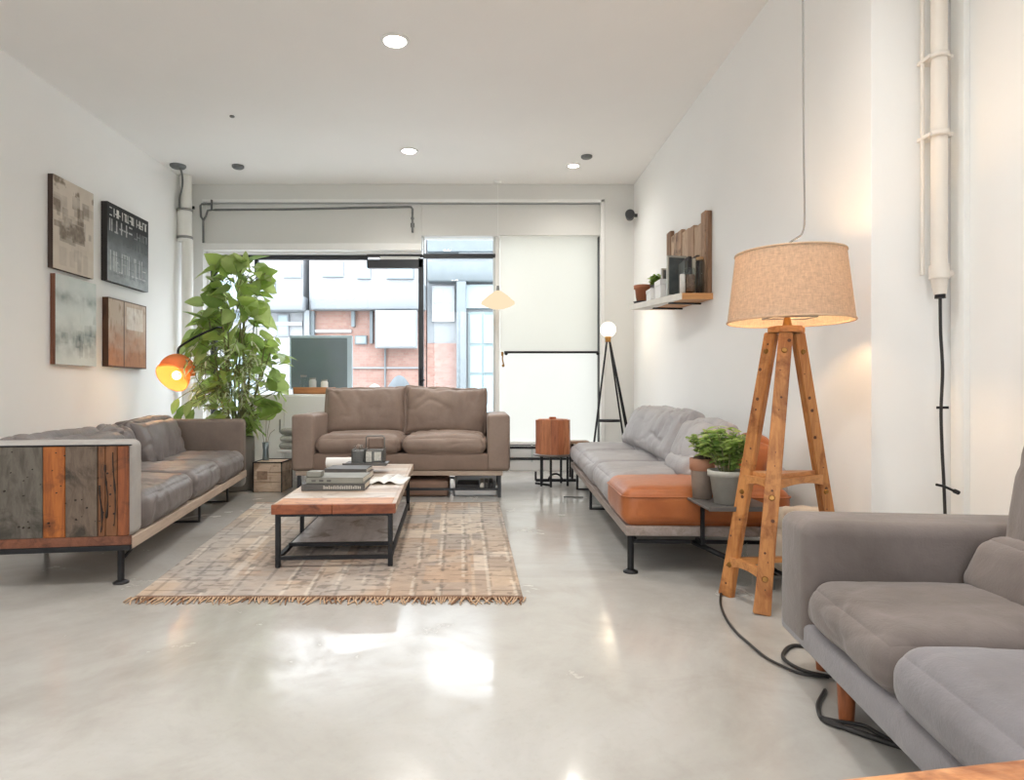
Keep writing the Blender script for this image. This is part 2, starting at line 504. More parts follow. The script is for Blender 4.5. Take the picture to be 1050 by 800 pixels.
pane('pane', 378, 275, 430, 452, w, GLASS, WY - .02)
w = empty('window_2', (XX(470, WY), WY, .3), kind='structure')
f = bars([(434, 260.5, 508, 265)]).build('transom_bar', BLACKP, w, True)
bars([(434, 241.5, 508, 243.5), (434, 243, 435.5, 261), (505.5, 243, 508, 452), (434.5, 451, 508, 456)]).build('frame', GRAYFR, w, True)
pane('pane', 435, 243, 506, 261, w, GLASS); pane('pane', 434.5, 265, 506, 452, w, GLASS)
w = empty('window_3', (XX(560, WY), WY, .3), kind='structure')
bars([(508, 241.5, 512, 456), (512, 453, 617, 456)]).build('frame', TRIMW, w, True)
bars([(613, 242, 616.5, 456), (521, 456, 617, 460)], WY - .04).build('dark_frame', BLACKP, w, True)
FROST = translucent('frosted_pane', (.67, .66, .63, 1), .86, .0)
pane('frosted_pane', 512, 242, 614, 454, w, FROST, WY + .06)
# bars of the unseen opening added at the yard end for fill light
w = empty('added_fill_window', (-.65, ROOM_Y0 - .1, .2), kind='structure')
mb = MB()
for i in range(3): mb.box((-1.4 + i * .75 - .03, ROOM_Y0 - .14, .2), (-1.4 + i * .75 + .03, ROOM_Y0 - .06, 3.3))
mb.build('frame', BLACKP, w, True)

# roller blind, half lowered over the frosted window
bl = empty('roller_blind', (XX(563, 7.98), 7.98, ZZ(361, 7.98)), 0, 'white roller blind half lowered over the frosted window', 'blind')
BY = 7.985
BLIND = translucent('white_blind_cloth', (.94, .935, .91, 1), .88, .12)
MB().box((XX(513, BY), BY, ZZ(361, BY)), (XX(612.5, BY), BY + .002, ZZ(241, BY))).build('blind_cloth', BLIND, bl, True)
mb = MB().cyl((XX(517, BY), BY, ZZ(361.3, BY)), (XX(613, BY), BY, ZZ(361.3, BY)), .014)
for px in (519, 613): mb.sphere((XX(px, BY), BY, ZZ(362.5, BY)), .022, 0, 10)
mb.build('bottom_bar', BLACK, bl, True)
mb = MB().tube(smooth_path([P(516, 362, BY - .03), P(515.2, 368, BY - .03), P(516.5, 374, BY - .03)], 5), .008).sphere(P(516, 375, BY - .03), .018, 0, 10).cyl(P(515, 361, BY - .03), P(515, 365, BY - .03), .014)
mb.build('blind_hook', BRASS, bl, True)

# pair of heating pipes on the low wall
hp = empty('heating_pipes', (XX(560, 7.93), 7.93, .1), 0, 'two black heating pipes running along the low wall under the blind', 'pipe')
for z in (ZZ(459, 7.93), ZZ(470.5, 7.93)):
    MB().cyl((XX(470, 7.93), 7.93, z), (XX(612, 7.93), 7.93, z), .016, seg=10).build('pipe', BLACK, hp, True)
for px in (522, 545.5, 600): MB().bar((XX(px, 7.95), 7.955, ZZ(474, 7.93)), (XX(px, 7.95), 7.955, ZZ(455, 7.93)), .02, .03).build('bracket', GRAYFR, hp, True)

# ================================================================== the street outside
def facade_brick(name, c1, c2):
    m, nt, out = new_mat(name); v = coords(nt, (1, 1, 1), (PI / 2, 0, 0))
    b = nt.nodes.new('ShaderNodeTexBrick'); b.inputs['Scale'].default_value = 4.0
    b.inputs['Color1'].default_value = c1; b.inputs['Color2'].default_value = c2; b.inputs['Mortar'].default_value = C(138, 128, 122)
    b.inputs['Mortar Size'].default_value = .012; nt.links.new(v, b.inputs['Vector'])
    principled(nt, out, b.outputs['Color'], .8); return m
ASPH = plain('pale_paving', C(170, 170, 168), .8, var=.06, vs=2)
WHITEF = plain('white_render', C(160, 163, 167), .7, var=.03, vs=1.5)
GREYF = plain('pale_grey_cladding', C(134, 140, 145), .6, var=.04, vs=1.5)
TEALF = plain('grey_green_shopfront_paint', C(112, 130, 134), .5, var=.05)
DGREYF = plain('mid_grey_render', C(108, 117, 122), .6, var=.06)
BRICK = facade_brick('pink_brick', C(144, 110, 100), C(154, 124, 114))
BRICK2 = facade_brick('salmon_brick', C(144, 108, 98), C(156, 126, 116))
WINGL = plain('reflective_far_glass', C(150, 166, 172), .25, .0, .2, .6, spec=.35)
MB().box((-40, BACKF, -.25), (40, 60, -.06)).build('street_paving', ASPH, kind='structure')
MB().box((-40, -30, -.25), (40, ROOM_Y0 - .2, -.06)).build('yard_paving', ASPH, kind='structure')

def bx(mb, x0, y0p, x1, y1p, Y, depth=.3, mi=0, bev=0):
    """block whose front shows between two pixels of the photograph at distance Y"""
    return mb.box((XX(x0, Y), Y, ZZ(y1p, Y)), (XX(x1, Y), Y + depth, ZZ(y0p, Y)), bev, mi, 1)
SY = 15.0
b = empty('white_building', (XX(250, SY), SY + .4, -.06), 0, 'white rendered building across the street behind the leafy plant', 'building')
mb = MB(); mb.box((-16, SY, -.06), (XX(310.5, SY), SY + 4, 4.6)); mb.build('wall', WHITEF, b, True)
for x0, y0, x1, y1 in ((222, 285, 250, 330), (268, 286, 282, 300), (290, 270, 309, 285), (284, 322, 296, 345), (232, 345, 262, 420)):
    f = bx(MB(), x0, y0, x1, y1, SY - .06, .1).build('window', GREYF, b, True)
    bx(MB(), x0 + 1.5, y0 + 1.5, x1 - 1.5, y1 - 1.5, SY - .075, .04).build('pane', WINGL, f, True)
bx(MB(), 150, 303, 310, 318, SY - .5, .5, 0, .02).build('fascia', GREYF, b, True)
bx(MB(), 264, 330, 310, 334, SY - .1, .1).build('ledge', WHITEF, b, True)
bx(MB(), 311.5, 318, 317, 440, SY - .2, .2).build('corner_post', GREYF, b, True)

POSTB = b
b = empty('brick_building', (XX(380, SY), SY + .4, -.06), 0, 'pink brick building across the street with a pale fascia band', 'building')
MB().box((XX(317, SY), SY + .02, -.06), (XX(437, SY), SY + 4, ZZ(318, SY))).build('brick_wall', BRICK, b, True)
MB().box((XX(317, SY), SY + .02, ZZ(318, SY)), (XX(437, SY), SY + 4, 4.6)).build('upper_wall', WHITEF, b, True)
bx(MB(), 318.5, 290, 435, 317, SY - .35, .37, 0, .02).build('fascia', GREYF, b, True)
bx(MB(), 322, 300, 362, 306, SY - .4, .05, 0, .01).build('strip_light', emit('street_strip_light', (1, 1, 1, 1), 3.0), b, True)
for x0, x1 in ((360, 363.5), (379, 382), (318.5, 322)): bx(MB(), x0, 319, x1, 335 if x0 == 360 else 352, SY - .1, .12).build('bracket_post', DGREYF, b, True)
bx(MB(), 322, 338, 360, 341, SY - .05, .08).build('sill', WHITEF, b, True)
for x0, y0, x1, y1 in ((330, 268, 352, 284), (366, 268, 380, 286), (396, 266, 424, 286), (364, 344, 376, 353)):
    f = bx(MB(), x0, y0, x1, y1, SY - .05, .08).build('window', GREYF if y0 < 300 else DGREYF, b, True)
    bx(MB(), x0 + 1.2, y0 + 1.2, x1 - 1.2, y1 - 1.2, SY - .062, .03).build('pane', WINGL, f, True)
bx(MB(), 361, 376.5, 435, 378, SY - .04, .06).build('string_course', GREYF, b, True)
bx(MB(), 394, 355, 395.4, 440, SY - .05, .06).build('drainpipe', DGREYF, b, True)

sg = empty('white_signboard', (XX(405, SY - .3), SY - .3, ZZ(355, SY - .3)), 0, 'large white signboard on the pink brick building across the street', 'sign')
bx(MB(), 384.5, 318, 427.5, 357, SY - .42, .2, 0, .01).build('frame', GREYF, sg, True)
bx(MB(), 387, 320, 425, 355, SY - .45, .04).build('panel', plain('white_sign_panel', C(205, 205, 205), .4, var=.03, vs=1.2), sg, True)

b = empty('grey_green_shopfront', (XX(480, SY), SY + .4, -.06), 0, 'pale grey green shopfront across the street with white framed windows and brick base', 'building')
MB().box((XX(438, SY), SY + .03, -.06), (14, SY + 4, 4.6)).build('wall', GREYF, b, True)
bx(MB(), 438, 352, 468, 440, SY - .02, .06).build('brick_base', BRICK2, b, True)
bx(MB(), 438, 268, 512, 288, SY - .3, .33, 0, .02).build('fascia', DGREYF, b, True)
bx(MB(), 438, 246, 512, 258, SY - .15, .18, 0, .01).build('upper_band', DGREYF, b, True)
for x0, y0, x1, y1 in ((443, 293, 466, 330), (470.5, 247, 505, 261)):
    f = bx(MB(), x0, y0, x1, y1, SY - .06, .1).build('window', WHITEF, b, True)
    mb = MB(); mx = (x0 + x1) / 2; my = (y0 + y1) / 2
    for p, q, r, s in ((x0 + 2, y0 + 2, mx - .8, my - .8), (mx + .8, y0 + 2, x1 - 2, my - .8), (x0 + 2, my + .8, mx - .8, y1 - 2), (mx + .8, my + .8, x1 - 2, y1 - 2)): bx(mb, p, q, r, s, SY - .07, .03)
    mb.build('pane', WINGL, f, True)
bx(MB(), 468, 288, 478, 440, SY - .3, .3, 0, .02).build('pillar', DGREYF, b, True)
f = bx(MB(), 480, 320, 510, 440, SY - .08, .1).build('shop_door', TEALF, b, True)
mb = MB()
for x0, x1 in ((482, 494), (496, 508)):
    for y0, y1 in ((323, 352), (355, 382), (385, 430)): bx(mb, x0, y0, x1, y1, SY - .1, .04)
mb.build('pane', WINGL, f, True)
bx(MB(), 478, 292, 512, 316, SY - .1, .12).build('shop_window', WINGL, b, True)

# pale moulded chairs outside, tops just above the sofa
SHELL = plain('pale_blue_chair_shell', C(140, 150, 158), .4, var=.02); SHELLW = plain('white_chair_shell', C(180, 180, 180), .4, var=.02)
def shell_chair(x, y, m, w, htop, label):
    t = empty('patio_chair', (x, y, -.06), .15, label, 'chair', 'moulded chairs out on the pavement')
    mb = MB(); n = 12; vs = []; fs = []
    for k in range(2):
        for j in range(n + 1):
            v = j / n
            for i in range(n + 1):
                u = i / n * 2 - 1
                wd = w / 2 * (1 - .35 * max(0, v - .55) ** 2 / .2)
                z = .52 + v * (htop - .52) - .16 * u * u * v * v - (.03 if k else 0) * 0
                yy = .22 + .1 * v - .12 * u * u + (.025 if k else 0)
                vs.append((u * wd, yy, z))
    S = (n + 1) ** 2
    for j in range(n):
        for i in range(n):
            a = j * (n + 1) + i
            fs.append((a, a + 1, a + n + 2, a + n + 1)); fs.append((S + a, S + a + n + 1, S + a + n + 2, S + a + 1))
    mb.add(vs, fs, 0, True); mb.build('backrest', m, t)
    MB().cushion((0, 0, .5), (w, .48, .06), .03, .01, .0).build('seat', m, t)
    for sx in (-1, 1):
        for sy in (-1, 1): MB().cyl((sx * w * .36, sy * .16, .49), (sx * w * .45, sy * .24, 0), .016, .012, 8).build('leg', STEEL, t)
shell_chair(XX(410, 10), 10.0, SHELL, .50, 1.29, 'pale blue rounded chair outside the glass door')
shell_chair(XX(384, 11.0), 11.0, SHELLW, .48, 1.17, 'white low chair outside the window, next to the pale blue one')

# ================================================================== ceiling fittings
LAMPM = emit('downlight_lens', (1, .93, .82, 1), 30.0)
def downlight(px, py, r, label, x=None, y=None, k=1.0):
    if x is None:
        y = (CEIL - H) * F / (CY - py); x = XX(px, y)
    t = empty('recessed_downlight', (x, y, CEIL), 0, label, 'ceiling light', 'recessed ceiling downlights')
    MB().lathe([(r * .98, .001), (r * 1.25, -.001), (r * 1.22, -.008), (r, -.012), (r * .95, -.004)], (0, 0, 0), 28).build('trim_ring', TRIMW, t)
    MB().lathe([(.001, -.005), (r * .97, -.005)], (0, 0, 0), 28).build('lens', LAMPM, t)
    ld = bpy.data.lights.new('downlight_beam', 'SPOT'); ld.energy = DOWNLIGHT_W * k; ld.color = (1, .96, .90)
    ld.spot_size = math.radians(150); ld.spot_blend = 1.0; ld.shadow_soft_size = r * .7
    lo = bpy.data.objects.new('beam', ld); COL.objects.link(lo); lo.parent = t; lo.location = (0, 0, -.03)
    return t
downlight(405, 41.5, .082, 'large lit round downlight in the ceiling nearest the viewer')
downlight(419.5, 154.5, .075, 'lit round downlight in mid ceiling above the taupe sofa')
downlight(588, 169.5, .06, 'small lit downlight beside the dark sprinkler plate near the back wall', k=.35)
for x, y in ((-2.3, 1.2), (.9, 2.2), (-.6, 1.6), (-2.2, -.8), (.8, -.8)):
    downlight(0, 0, .08, 'lit round downlight in the ceiling over the near end of the room', x, y)

DISC = metal_mat('grey_cast_disc', C(120, 122, 122), .5)
def ceil_disc(name, px, py, r, h, label, cat):
    y = (CEIL - H) * F / (CY - py); x = XX(px, y)
    return MB().lathe([(.001, -h), (r * .8, -h), (r, -h * .6), (r, 0)], (0, 0, 0), 24).build(name, DISC, None, label=label, cat=cat), x, y
o, x, y = ceil_disc('smoke_detector', 244, 170, .065, .03, 'dark grey round detector on the ceiling beside the white pipe', 'detector'); o.location = (x, y, CEIL)
o, x, y = ceil_disc('ceiling_hook_plate', 238, 119, .022, .012, 'tiny grey plate on the ceiling in front of the detector', 'plate'); o.location = (x, y, CEIL)
o, x, y = ceil_disc('sprinkler_plate', 601.5, 160, .06, .025, 'dark sprinkler plate on the ceiling close to the smallest downlight', 'sprinkler'); o.location = (x, y, CEIL)

# white downpipe in the back left corner, with clamps; canopy and cord above
PY_ = 7.55
dp = empty('downpipe', (XX(191, PY_), PY_, 0), 0, 'white painted downpipe with clamps in the corner by the window', 'pipe')
xp = XX(190.5, PY_)
MB().cyl((xp + .02, PY_, 0), (xp + .02, PY_, ZZ(246, PY_)), .062, seg=20).build('lower_pipe', PIPEW, dp, True)
MB().cyl((xp - .01, PY_, ZZ(248, PY_)), (xp - .01, PY_, ZZ(214, PY_)), .078, seg=20).cyl((xp, PY_, ZZ(214, PY_)), (xp, PY_, CEIL), .066, seg=20).build('upper_pipe', PIPEW, dp, True)
for py in (216, 244):
    MB().lathe([(.08, -.014), (.087, -.014), (.087, .014), (.08, .014)], (xp - .01, PY_, ZZ(py, PY_)), 20).box((xp - .13, PY_ - .012, ZZ(py, PY_) - .012), (xp - .08, PY_ + .012, ZZ(py, PY_) + .012), .003).build('clamp', STEEL, dp, True)
MB().cyl((xp - .2, PY_ + .08, ZZ(240, PY_)), (xp - .2, PY_ + .08, ZZ(248, PY_)), .012).build('bolt', BLACK, dp, True)
cy_ = (CEIL - H) * F / (CY - 169.5)
cr = empty('hanging_grey_cord', (XX(182.5, cy_), cy_, CEIL), 0, 'grey cord from an oval ceiling rose down to the white downpipe', 'cord')
MB().lathe([(.001, -.03), (.07, -.03), (.085, -.015), (.085, 0)], (XX(182.5, cy_), cy_, CEIL), 24).build('ceiling_rose', DISC, cr, True)
MB().tube(smooth_path([P(184, 171, cy_), P(186.5, 178, cy_ + .03), P(187, 190, cy_ + .08), (xp - .03, PY_ - .085, ZZ(205, PY_)), (xp - .03, PY_ - .085, ZZ(215, PY_))], 8), .011).build('cord', DISC, cr, True)
# dark conduit on the head panel over the window
CYY = 7.84
co = empty('conduit_pipe', (XX(320, CYY), CYY, ZZ(213, CYY)), 0, 'thin dark conduit pipe bent across the white panel over the window', 'pipe')
def ps(*a): return [P(x, y, CYY - .02) for x, y in a]
MB().tube(ps((217, 205), (217, 215.3), (221, 215.3), (300, 214.6), (418, 212.2), (421.5, 212.4), (423, 214.5), (423, 229), (423, 238.5)), .0135).build('long_run', DISC, co, True)
MB().tube(ps((217, 209), (207, 209.3), (205.5, 211), (206, 222), (208.5, 226), (208.5, 249)), .0125).tube(ps((217, 215.3), (213, 216), (211, 222), (208.5, 226)), .0125).build('branch', DISC, co, True)
MB().cyl(P(423, 229, CYY - .02), P(423, 233, CYY - .02), .024).build('valve', DISC, co, True)
MB().cyl(P(423, 223, CYY - .02), P(423, 225, CYY - .02), .02).build('collar', DISC, co, True)
MB().box((XX(197, 7.85), 7.84, ZZ(214.5, 7.85)), (XX(199.5, 7.85), 7.86, ZZ(211.5, 7.85)), .004).build('wall_hook', BLACK, None, label='small black hook on the back wall beside the white downpipe', cat='hook')

# spotlight on the right wall at the back
yq = 7.7
sp = empty('wall_spotlight', (WALL_R, yq, ZZ(221, yq)), 0, 'small black round spotlight high on the wall in the far corner', 'spotlight')
MB().cyl((WALL_R, yq, ZZ(221, yq)), (WALL_R - .05, yq, ZZ(221, yq)), .02).build('bracket', BLACKP, sp, True)
MB().cyl((WALL_R - .1, yq - .07, ZZ(221, yq)), (WALL_R - .07, yq + .06, ZZ(221, yq)), .055, .048, 20).build('housing', BLACKP, sp, True)

# service pipe and cable on the near right wall
VY = 2.98
vp = empty('service_pipe', (XX(963, VY), VY, ZZ(300, VY)), 0, 'cream painted service pipe with clamps running up the near corner', 'pipe')
x = XX(963, VY); CREAM = plain('cream_pipe_paint', C(226, 220, 212), .45, var=.03)
MB().cyl((x, VY, ZZ(276, VY)), (x, VY, CEIL), .033, seg=18).build('riser', CREAM, vp, True)
MB().cyl((XX(953.5, VY), VY + .05, ZZ(280, VY)), (XX(953.5, VY), VY + .05, CEIL), .009, seg=10).build('thin_conduit', CREAM, vp, True)
for py in (58, 138):
    MB().lathe([(.034, -.012), (.042, -.012), (.042, .012), (.034, .012)], (x, VY, ZZ(py, VY)), 18).box((x - .05, VY - .01, ZZ(py, VY) - .008), (x + .06, VY + .08, ZZ(py, VY) + .008), .002).build('clamp', CREAM, vp, True)
mb = MB().cyl((x, VY, ZZ(286, VY)), (x, VY, ZZ(272, VY)), .04, seg=18).cyl((x + .004, VY, ZZ(302, VY)), (x, VY, ZZ(284, VY)), .024, .036, 18).cyl((x + .01, VY, ZZ(288, VY)), (x + .055, VY, ZZ(279, VY)), .017, seg=12)
mb.build('elbow_joint', CREAM, vp, True)
cb = empty('hanging_cable', (x, VY, ZZ(400, VY)), 0, 'black cable hanging from the cream pipe down the near wall with clips', 'cable')
MB().tube(smooth_path([P(964, 302, VY), P(964.5, 340, VY), P(966.5, 380, VY), P(965, 420, VY), P(966, 460, VY), P(968, 500, VY), P(970, 560, VY), P(969, 600, VY)], 8), .0068).build('cable', DARKRUB, cb, True)
MB().cyl(P(964, 297, VY), P(964, 306, VY), .02, .022, 14).build('connector', BLACK, cb, True)
MB().bar(P(961, 418, VY), P(972, 418, VY), .012, .012).build('clip', BLACK, cb, True)
MB().tube(smooth_path([P(960, 497, VY - .01), P(968, 499, VY - .01), P(975, 502, VY - .01), P(981, 505, VY - .01)], 5), .006).cyl(P(978.5, 503.5, VY - .01), P(983, 505.5, VY - .01), .010).build('clip', BLACK, cb, True)

# ================================================================== sofas
L_GREY = leather('grey_brown_leather', C(126, 119, 118), C(102, 94, 92), .42)
L_ARM = leather('taupe_arm_leather', C(128, 114, 104), C(112, 98, 90), .6)
L_ARMG = leather('grey_arm_leather', C(176, 173, 170), C(160, 156, 152), .6)
L_TAUPE = leather('warm_taupe_leather', C(150, 131, 119), C(132, 113, 102), .5)
L_TAUPE2 = leather('dark_taupe_leather', C(138, 117, 104), C(124, 104, 92), .55)
L_PALE = leather('pale_grey_leather', C(164, 161, 163), C(146, 142, 143), .52)
L_SUEDE = leather('grey_suede', C(122, 113, 110), C(100, 91, 87), .8, .2, .25)
L_SUEDE2 = leather('grey_suede_cool', C(134, 131, 136), C(116, 112, 115), .8, .2, .25)
L_TAN = leather('tan_orange_leather', C(172, 100, 52), C(146, 78, 36), .42, .45, .1)
RAIL = wood('pale_taupe_rail', C(188, 170, 154), C(160, 140, 124), 'X', 8, .6)
W_OR = wood('orange_plank', C(164, 96, 44), C(122, 64, 28), 'Z', 9, .5, 10, C(90, 48, 26))
W_RU = wood('rust_plank', C(136, 78, 46), C(96, 52, 34), 'Z', 9, .55, 8, C(54, 36, 28))
W_GY = wood('weathered_grey_plank', C(98, 92, 84), C(66, 60, 54), 'Z', 8, .7, 4, C(58, 54, 48))
W_DK = wood('dark_scuffed_plank', C(104, 90, 78), C(76, 62, 52), 'Z', 8, .65, 4, C(48, 42, 36))
W_BR = wood('brown_plank', C(118, 78, 50), C(86, 54, 36), 'Z', 9, .55, 8, C(46, 32, 24))
W_RED = wood('reddish_rail', C(118, 74, 54), C(84, 50, 38), 'X', 9, .5)

def foot_leg(name, x, y, h, r, parent, disc=True, mat_=BLACK):
    mb = MB().cyl((x, y, .012 if disc else 0), (x, y, h), r, seg=14)
    if disc: mb.lathe([(.001, 0), (r * 2.3, 0), (r * 2.3, .008), (r * 1.3, .016)], (x, y, 0), 20)
    return mb.build(name, mat_, parent)

# ---- left sofa with reclaimed wood end panel
ang = math.radians(9.0)
s = empty('plank_end_sofa', (-1.725, 3.225, 0), PI / 2 + ang, 'long grey leather sofa with reclaimed plank end panel by the picture wall', 'sofa')
W, D = 2.84, .92
MB().box((.0, 0, .178), (W, D, .238), .006).build('base_rail', RAIL, s)
arm = MB().box((.0, .0, .238), (.15, D, .715), .035, seg=4).build('armrest', L_ARMG, s, label='near armrest in pale grey leather')
MB().box((W - .15, 0, .238), (W, D, .715), .035, seg=4).build('armrest', L_ARM, s, label='far armrest in taupe leather')
MB().box((W, .02, .08), (W + .11, D * .9, .62), .05, seg=4).build('end_bolster', L_ARMG, s)
# planked outer face of the near arm
mb = MB(); y = .012
for wd, mi in ((.05, 1), (.055, 4), (.035, 4), (.145, 3), (.10, 0), (.226, 2), (.06, 1), (.12, 3), (.08, 0)):
    mb.box((-.022 + random.uniform(0, .004), y, .25), (.0, min(y + wd - .002, D - .004), .69), .003, mi, 1); y += wd
for k in range(46):
    yy = random.uniform(.03, .8); zz = random.uniform(.28, .67)
    mb.cyl((-.0255, yy, zz), (-.02, yy, zz), random.choice((.0025, .003, .005)), seg=7, mi=5)
for yy, z0, z1 in ((.075, .30, .66), (.11, .34, .60), (.135, .27, .5)):
    pts = [(-.0235, yy + .006 * math.sin(z * 31), z0 + (z1 - z0) * z / 12) for z in range(13)]
    mb.tube(pts, [random.uniform(.0015, .006) for _ in pts], 6, 5)
pn = mb.build('plank_panel', [W_OR, W_RU, W_GY, W_DK, W_BR, plain('dark_nail_hole', C(44, 34, 28), .8)], s)
MB().box((-.024, .0, .205), (.0, D, .25), .003).build('lower_frame', W_RED, pn)
MB().box((-.022, .0, .178), (.0, D, .204), .002).build('dark_strip', BLACK, pn)
MB().box((-.022, .0, .690), (.0, D, .697), .002).build('dark_strip', BLACK, pn)  # thin black strip standing in for the shadow line along the panel top
MB().box((.15, D - .18, .238), (W - .15, D, .66), .04, seg=4).build('backrest', L_ARM, s)
xs = [.155, 1.08, 1.83, W - .155]
for i in range(3):
    cx, w = (xs[i] + xs[i + 1]) / 2, xs[i + 1] - xs[i] - .004
    q = MB().cushion((cx, .355, .332), (w, .74, .19), .07, .03, .016, 11 + i, 44).build('seat_cushion', L_GREY, s)
    c_ = [(cx + sx * (w / 2 - .012), -.012 if k == 0 else .2, .36 + .0 * k) for sx in (-1, 1) for k in (0, 1)]
for i, (x0, x1) in enumerate(((.16, 1.62), (1.63, W - .17))):
    M = Matrix.Translation(Vector(((x0 + x1) / 2, .62, .60))) @ Matrix.Rotation(math.radians(-14), 4, 'X')
    MB().cushion((0, 0, -.085 + .02 * i), (x1 - x0, .26, .39 + .01 * i), .07, .03, .022, 21 + i, 52, M, side=1.0, knife=.4, ears=.015).build('back_cushion', L_GREY, s)
foot_leg('leg', .05, .07, .18, .016, s)
MB().tube([(.06, .07, .115), (.16, .03, .178)], .008).build('leg_brace', BLACK, s)
MB().tube(smooth_path([(.03, .62, .178), (.035, .68, .15), (.04, .76, .10), (.045, .84, .075), (.05, .92, .06)], 6), .012).build('curved_back_leg', BLACK, s)
MB().tube(smooth_path([(.03, .76, .178), (.035, .80, .16), (.04, .88, .125), (.045, .97, .10)], 6), .012).build('curved_back_leg', BLACK, s)
for x in (1.62, 2.52):
    MB().bar((x, .10, .0), (x, .10, .18), .028, .012).build('leg', BLACK, s)
    MB().bar((x, .10, .006), (x, .62, .006), .03, .012).build('foot_bar', BLACK, s)
    MB().bar((x, .62, .0), (x, .62, .18), .028, .012).build('leg', BLACK, s)
foot_leg('leg', 2.2, .3, .18, .014, s, False); foot_leg('leg', .9, .8, .18, .014, s)

# ---- rear two-seat sofa
s = empty('taupe_two_seat_sofa', (-1.72, 5.89, 0), 0, 'taupe leather two-seat sofa facing the viewer in front of the window', 'sofa')
W, D = 1.97, .95
MB().box((.03, .03, .20), (W - .06, D - .03, .243), .005).build('base_rail', RAIL, s)
MB().box((.0, .02, .243), (W, D, .40), .022, seg=3).build('seat_base', L_TAUPE2, s)
for x0 in (0, W - .20):
    MB().box((x0, 0, .25), (x0 + .205, D, .755), .03, seg=4).build('armrest', L_TAUPE, s)
MB().box((.2, D - .2, .40), (W - .2, D, .84), .05, seg=4).build('backrest', L_TAUPE2, s)
hw = (W - .40) / 2
for i in range(2):
    MB().cushion((.2 + hw * (i + .5), .38, .475), (hw - .006, .76, .17), .08, .035, .016, 31 + i, 44).build('seat_cushion', L_TAUPE, s)
    M = Matrix.Translation(Vector((.195 + (hw - .01) * (i + .5) + (.0 if i else -.02), .655, .765))) @ Matrix.Rotation(math.radians(-13), 4, 'X') @ Matrix.Rotation(math.radians(1.5 if i else -1), 4, 'Y')
    MB().cushion((0, 0, 0), (hw + .02, .26, .47), .05, .012, .014, 41 + i, 48, M, side=1.2, knife=.62, ears=.025).build('back_cushion', L_TAUPE, s)
for x in (.06, W - .09):
    MB().bar((x, .05, 0), (x, .05, .2), .03, .03).build('leg', BLACKP, s); MB().bar((x, D - .08, 0), (x, D - .08, .2), .03, .03).build('leg', BLACKP, s)
MB().bar((.06, .05, .075), (W - .09, .05, .075), .025, .02).build('stretcher', BLACKP, s)
MB().bar((.06, D - .1, .075), (W - .09, D - .1, .075), .025, .02).build('stretcher', BLACKP, s)

# ---- right daybed sofa
ang = math.radians(2.6)
s = empty('grey_daybed_sofa', (.895, 6.58, 0), -PI / 2 - ang, 'low pale grey leather daybed sofa with a tan end cushion along the right wall', 'sofa')
W, D = 3.18, .86
MB().box((0, 0, .205), (W, D, .255), .006).build('base_rail', wood('grey_brown_rail', C(150, 138, 132), C(120, 106, 98), 'X', 8, .6), s)
xs = [0, .86, 1.78, 2.60]
for i in range(3):
    w = xs[i + 1] - xs[i]
    MB().cushion(((xs[i] + xs[i + 1]) / 2, .42, .35), (w - .004, .86, .195), .085, .03, .014, 51 + i, 44,
                 tuft=[(0, -.05, .018, .1)]).build('seat_cushion', L_PALE, s)
q = MB().cushion(((2.60 + W) / 2, .42, .352), (W - 2.60, .87, .20), .06, .022, .004, 57, 22, side=.25, crease=.5).build('end_cushion', L_TAN, s, label='tan orange leather end cushion')
w, d, r = (W - 2.60), .87, .05; loop = []
for cxx, cyy, a0 in ((w / 2 - r, d / 2 - r, 0), (-w / 2 + r, d / 2 - r, 90), (-w / 2 + r, -d / 2 + r, 180), (w / 2 - r, -d / 2 + r, 270)):
    for k in range(6):
        a = math.radians(a0 + k * 18); loop.append(((2.60 + W) / 2 + cxx + (r + .002) * math.cos(a), .42 + cyy + (r + .002) * math.sin(a), .408))
MB().tube(loop, .005, 6, closed=True).build('seam_piping', L_TAN, q)
MB().box((.3, D - .10, .255), (W - .05, D + .0, .56), .04, seg=3).build('backrest', L_PALE, s)
for i, (x0, x1, z0, hh, th, an, ma) in enumerate(((.16, 2.02, .43, .41, .27, -24, L_PALE), (2.03, 2.74, .43, .36, .25, -24, L_PALE))):
    M = Matrix.Translation(Vector(((x0 + x1) / 2, .63, z0 + hh / 2 - .02))) @ Matrix.Rotation(math.radians(an), 4, 'X')
    MB().cushion((0, 0, 0), (x1 - x0, th, hh), .08, .03, .022, 61 + i, 56, M, side=.9, knife=.4, ears=.015).build('back_cushion', ma, s)
M = Matrix.Translation(Vector((2.45, .50, .485))) @ Matrix.Rotation(math.radians(-20), 4, 'X')
MB().cushion((0, 0, 0), (.60, .16, .17), .075, .02, .012, 71, 18, M).build('lumbar_roll', L_PALE, s)
M = Matrix.Translation(Vector((2.90, .72, .565))) @ Matrix.Rotation(math.radians(-18), 4, 'X')
MB().cushion((0, 0, 0), (.30, .15, .28), .06, .03, .008, 73, 18, M, side=.8).build('tan_pillow', L_TAN, s, label='tan orange leather pillow')
foot_leg('leg', W - .06, .035, .207, .017, s)
for x in (.16, 1.25):
    MB().bar((x, .05, 0), (x, .05, .207), .035, .02).build('leg', BLACK, s); MB().bar((x, .05, .006), (x, .4, .006), .04, .012).build('foot_bar', BLACK, s)
    MB().bar((x, .75, 0), (x, .75, .207), .035, .02).build('leg', BLACK, s)
foot_leg('leg', W - .06, .80, .207, .017, s)
MB().bar((W - .06, .03, .165), (W - .06, .82, .165), .018, .018).build('crossbar', BLACK, s)
MB().bar((W - .08, .06, .17), (W - 1.0, .06, .19), .02, .02).build('crossbar', BLACK, s)
MB().tube([(W - .06, .36, .165), (W + .04, .50, .11), (W + .02, .56, .10)], .014).build('brace', BLACK, s)

